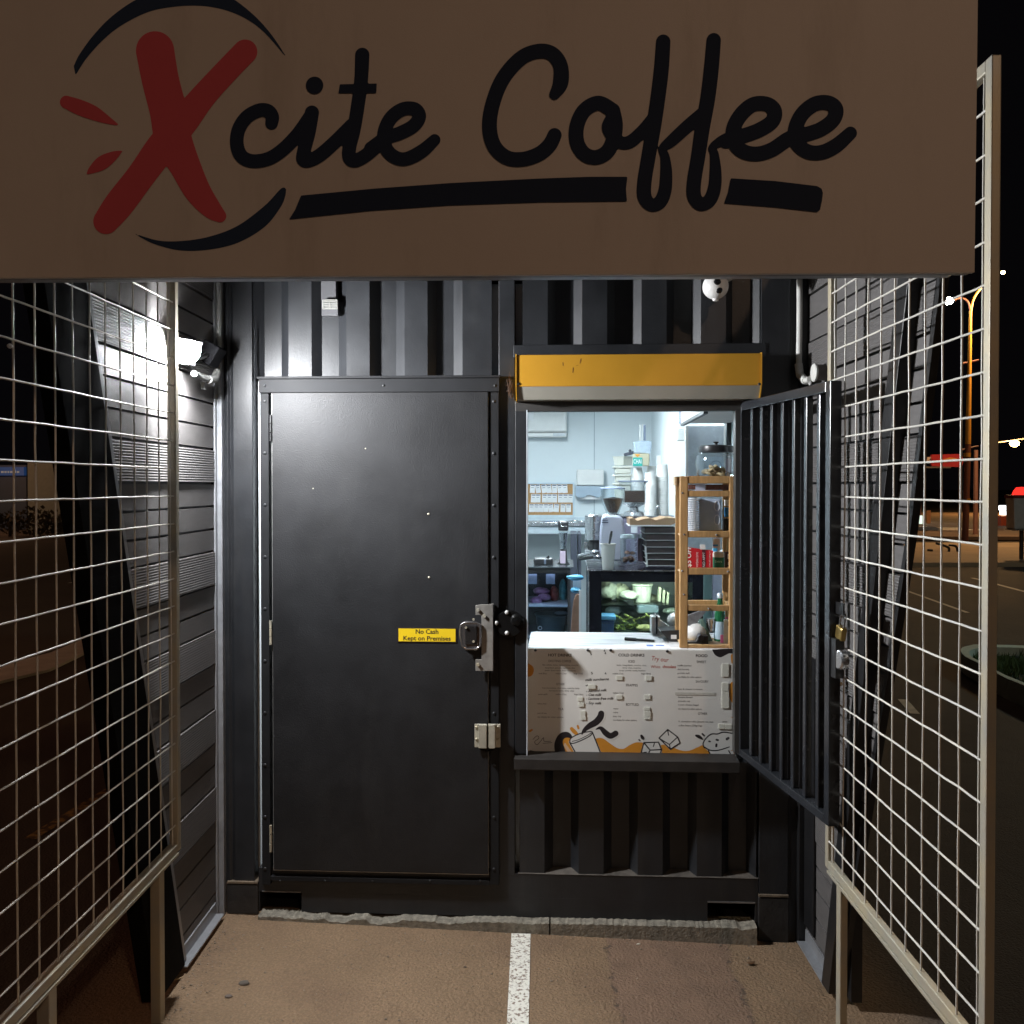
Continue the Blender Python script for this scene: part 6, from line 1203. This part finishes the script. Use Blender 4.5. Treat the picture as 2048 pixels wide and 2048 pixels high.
t = thing('fuel_sign', 'small green and white lit sign panel right of the slatted wall', 'sign', (at(1843, 1055, 42).x, 42, 0)); a, c = at(1840, 1031, 42), at(1845, 1053, 42)
mb = MB(); mb.box(a.x, c.x, 42, 42.1, c.z, a.z); mb.build('face', glow('sign_white_face', (.85, 1, .85), 1.2), t); a, c = at(1816, 1031, 42), at(1828, 1036, 42); mb = MB(); mb.box(a.x, c.x, 42, 42.1, c.z, a.z); mb.build('face', glow('sign_white_face', (.85, 1, .85), 1.2), t)
a, c = at(1841, 1020, 43), at(1848, 1050, 43); mb = MB(); mb.box(a.x, c.x, 42.3, 42.4, max(0, c.z), a.z); mb.build('column', mat('orange_column', (.5, .2, .08), .6), t)
Yc = 26.0; t = thing('fuel_pump', 'bright white lit unit with a red base far off at the right', 'fuel pump', (at(2010, 1060, Yc + 14).x, Yc + 14, 0)); Yf = Yc + 14
mb = MB(); a, c = at(2004, 1011, Yf), at(2017, 1021, Yf); mb.box(a.x, c.x, Yf, Yf + .3, c.z, a.z); a, c = at(2006, 1022, Yf), at(2015, 1030, Yf); mb.box(a.x, c.x, Yf, Yf + .3, c.z, a.z); mb.build('lit_face', glow('bright_face', (.95, 1, 1), 4), t, bevel=.03)
mb = MB(); a, c = at(2002, 1032, Yf), at(2016, 1046, Yf); mb.box(a.x, c.x, Yf, Yf + .3, .0, a.z); mb.build('base', mat('red_base', (.4, .08, .04), .5), t)
Yb = 22.5; t = thing('cabinet_beacon', 'grey cabinet on a post with a glowing red dome at the right edge', 'cabinet', (at(2048, 1116, Yb).x, Yb, 0))
mb = MB(); a, c = at(2028, 996, Yb), at(2075, 1058, Yb); mb.prism([(a.x, a.z), (a.x + .02, c.z), (c.x - .02, c.z), (c.x, a.z)][::-1], Yb, Yb + .4); mb.build('case', mat('cabinet_grey', (.45, .45, .45), .4), t, bevel=.02)
mb = MB(); a, c = at(2027, 990, Yb), at(2076, 996, Yb); mb.box(a.x, c.x, Yb - .02, Yb + .42, c.z, a.z); mb.build('rim', mat('maroon_rim', (.14, .02, .02), .5), t)
mb = MB(); a = at(2052, 990, Yb); k_ = Yb / FPX; mb.lathe((a.x, Yb + .2, a.z), [(18 * k_, 0), (15 * k_, 8 * k_), (10 * k_, 15 * k_), (0, 16 * k_)], 16); mb.build('dome', glow('red_beacon', (1, .03, .02), 1.6), t)
mb = MB(); a = at(2052, 1060, Yb); mb.cyl((a.x, Yb + .2, 0), (a.x, Yb + .2, a.z), .05, n=10); mb.build('post', M_dark, t); mb = MB(); a, c = at(2028, 1058, Yb), at(2076, 1061, Yb); mb.box(a.x, c.x, Yb - .05, Yb + .4, c.z, a.z); mb.build('tray', M_steel, t)
# trolley-like bent rack on the forecourt
Yk = 25.2; t = thing('bike_rack', 'low bent black rack on the sandy forecourt', 'rack', (at(1895, 1108, Yk).x, Yk, .06))
mb = MB(); mb.tube([at(x, y, Yk) for x, y in smooth([(1872, 1086), (1890, 1092), (1898, 1097), (1896, 1108)], 5)], .035, 8); mb.tube([at(x, y, Yk) for x, y in smooth([(1898, 1090), (1912, 1093), (1916, 1106)], 5)], .035, 8); mb.tube([at(1862, 1106, Yk), at(1898, 1107, Yk)], .03, 8); mb.build('hoop', M_dark, t)
mb = MB(); a, c = at(1861, 1099, Yk), at(1866, 1107, Yk); mb.box(a.x, c.x, Yk, Yk + .2, .06, a.z); mb.build('foot', M_dark, t)
# kerbed planter
t = thing('planter_island', 'low pale green kerbed planter with grass in the car park', 'planter', (5.6, 9, 0))
o_ = [onG(x, y) for x, y in ((1922, 1325), (1940, 1318), (1970, 1316), (2120, 1322), (2400, 1345), (2330, 1500), (2048, 1405), (1960, 1358), (1928, 1340))]
o_ = smooth([(p.x, p.y) for p in o_], 4, True); cx_ = sum(p[0] for p in o_) / len(o_); cy_ = sum(p[1] for p in o_) / len(o_); inn = [(cx_ + (x - cx_) * .9, cy_ + (y - cy_) * .82) for x, y in o_]
n = len(o_); mb = MB(); vs = [(x, y, -.05) for x, y in o_] + [(x, y, .15) for x, y in o_] + [(x, y, .15) for x, y in inn] + [(x, y, .05) for x, y in inn]
mb.add(vs, [(i + a * n, (i + 1) % n + a * n, (i + 1) % n + (a + 1) * n, i + (a + 1) * n) for a in range(3) for i in range(n)]); mb.build('kerb', mat('pale_green_kerb', (.50, .62, .56), .8, var=.15, nscale=3, emit=None), t)
mb = MB(); mb.add([(x, y, .06) for x, y in inn], [tuple(range(n))]); mb.build('soil', mat('dark_soil', (.02, .03, .02), .95, var=.4), t)
mb = MB()
for k in range(900):
    a = random.random(); j = random.randrange(n); x = cx_ + (inn[j][0] - cx_) * a; y = cy_ + (inn[j][1] - cy_) * a; hh = random.uniform(.04, .11); dx, dy = random.uniform(-.04, .04), random.uniform(-.04, .04)
    mb.add([(x - .01, y, .06), (x + .01, y, .06), (x + dx, y + dy, .06 + hh)], [(0, 1, 2)])
mb.build('grass', mat('planter_grass', (.05, .10, .03), .8, var=.5, nscale=3), t, kind='stuff')
# left background: dim shop front, blue sign, shrubs
Yl = 38.0
t = thing('shop_building', 'dim beige shop front with a blue sign seen through the left gate', 'building', (at(80, 1010, Yl).x, Yl, 0))
mb = MB(); a, c = at(55, 925, Yl), at(150, 1030, Yl); mb.box(a.x, c.x, Yl, Yl + 8, 0, a.z); mb.build('wall', mat('dim_beige_wall', (.20, .23, .22), .9, var=.1), t)
mb = MB(); a, c = at(-80, 930, Yl), at(48, 1030, Yl); mb.box(a.x, c.x, Yl + .2, Yl + 8, 0, a.z); mb.build('shop_front', mat('dim_blue_front', (.05, .08, .14), .6), t)
mb = MB(); a, c = at(-80, 934, Yl), at(48, 951, Yl); mb.box(a.x, c.x, Yl, Yl + .2, c.z, a.z); s_ = mb.build('sign_band', mat('sign_blue_band', (.02, .06, .16), .5, emit=(.05, .15, .45), es=.15), t)
mb = MB()
for x0_, x1_ in ((2, 7), (9, 13), (15, 18), (20, 26), (29, 32), (34, 38)): a, c = at(x0_, 942, Yl - .05), at(x1_, 946, Yl - .05); mb.box(a.x, c.x, Yl - .05, Yl, c.z, a.z)
mb.build('sign_marks', mat('pale_marks', (.4, .45, .5), .5, emit=(.4, .5, .6), es=.12), s_)
for k, (px, py, rr) in enumerate(((20, 1040, 1.0), (70, 1035, 1.2), (120, 1038, 1.0), (150, 1030, .8))):
    a = at(px, py, 33); t = thing('shrub', ('dark low shrub at the left edge beyond the gate', 'widest dark shrub in front of the beige shop wall', 'dark shrub right of the widest shrub', 'smallest dark shrub beside the slatted wall')[k], 'shrub', (a.x, 33, 0), 'shrubs across the road on the left')
    mb = MB()
    for q in range(260):
        th = random.uniform(0, 6.28); ph = random.uniform(0, 1.5); r_ = rr * random.uniform(.5, 1.05); c = Vector((a.x + r_ * math.cos(th) * math.cos(ph), 33 + r_ * math.sin(th) * math.cos(ph), .15 + r_ * math.sin(ph) * .8)); d1 = Vector((random.uniform(-.12, .12), random.uniform(-.1, .1), random.uniform(-.12, .12))); d2 = Vector((random.uniform(-.12, .12), 0, random.uniform(-.12, .12)))
        mb.add([c, c + d1, c + d1 + d2, c + d2], [(0, 1, 2, 3)])
    mb.build('foliage', mat('dull_foliage', (.06, .05, .03), .9, var=.5, nscale=1), t); mb = MB(); mb.cyl((a.x, 33, 0), (a.x, 33, .5), .06, n=8); mb.build('stem', mat('dull_stem', (.06, .04, .03), .9), t)
bpy.context.view_layer.update()
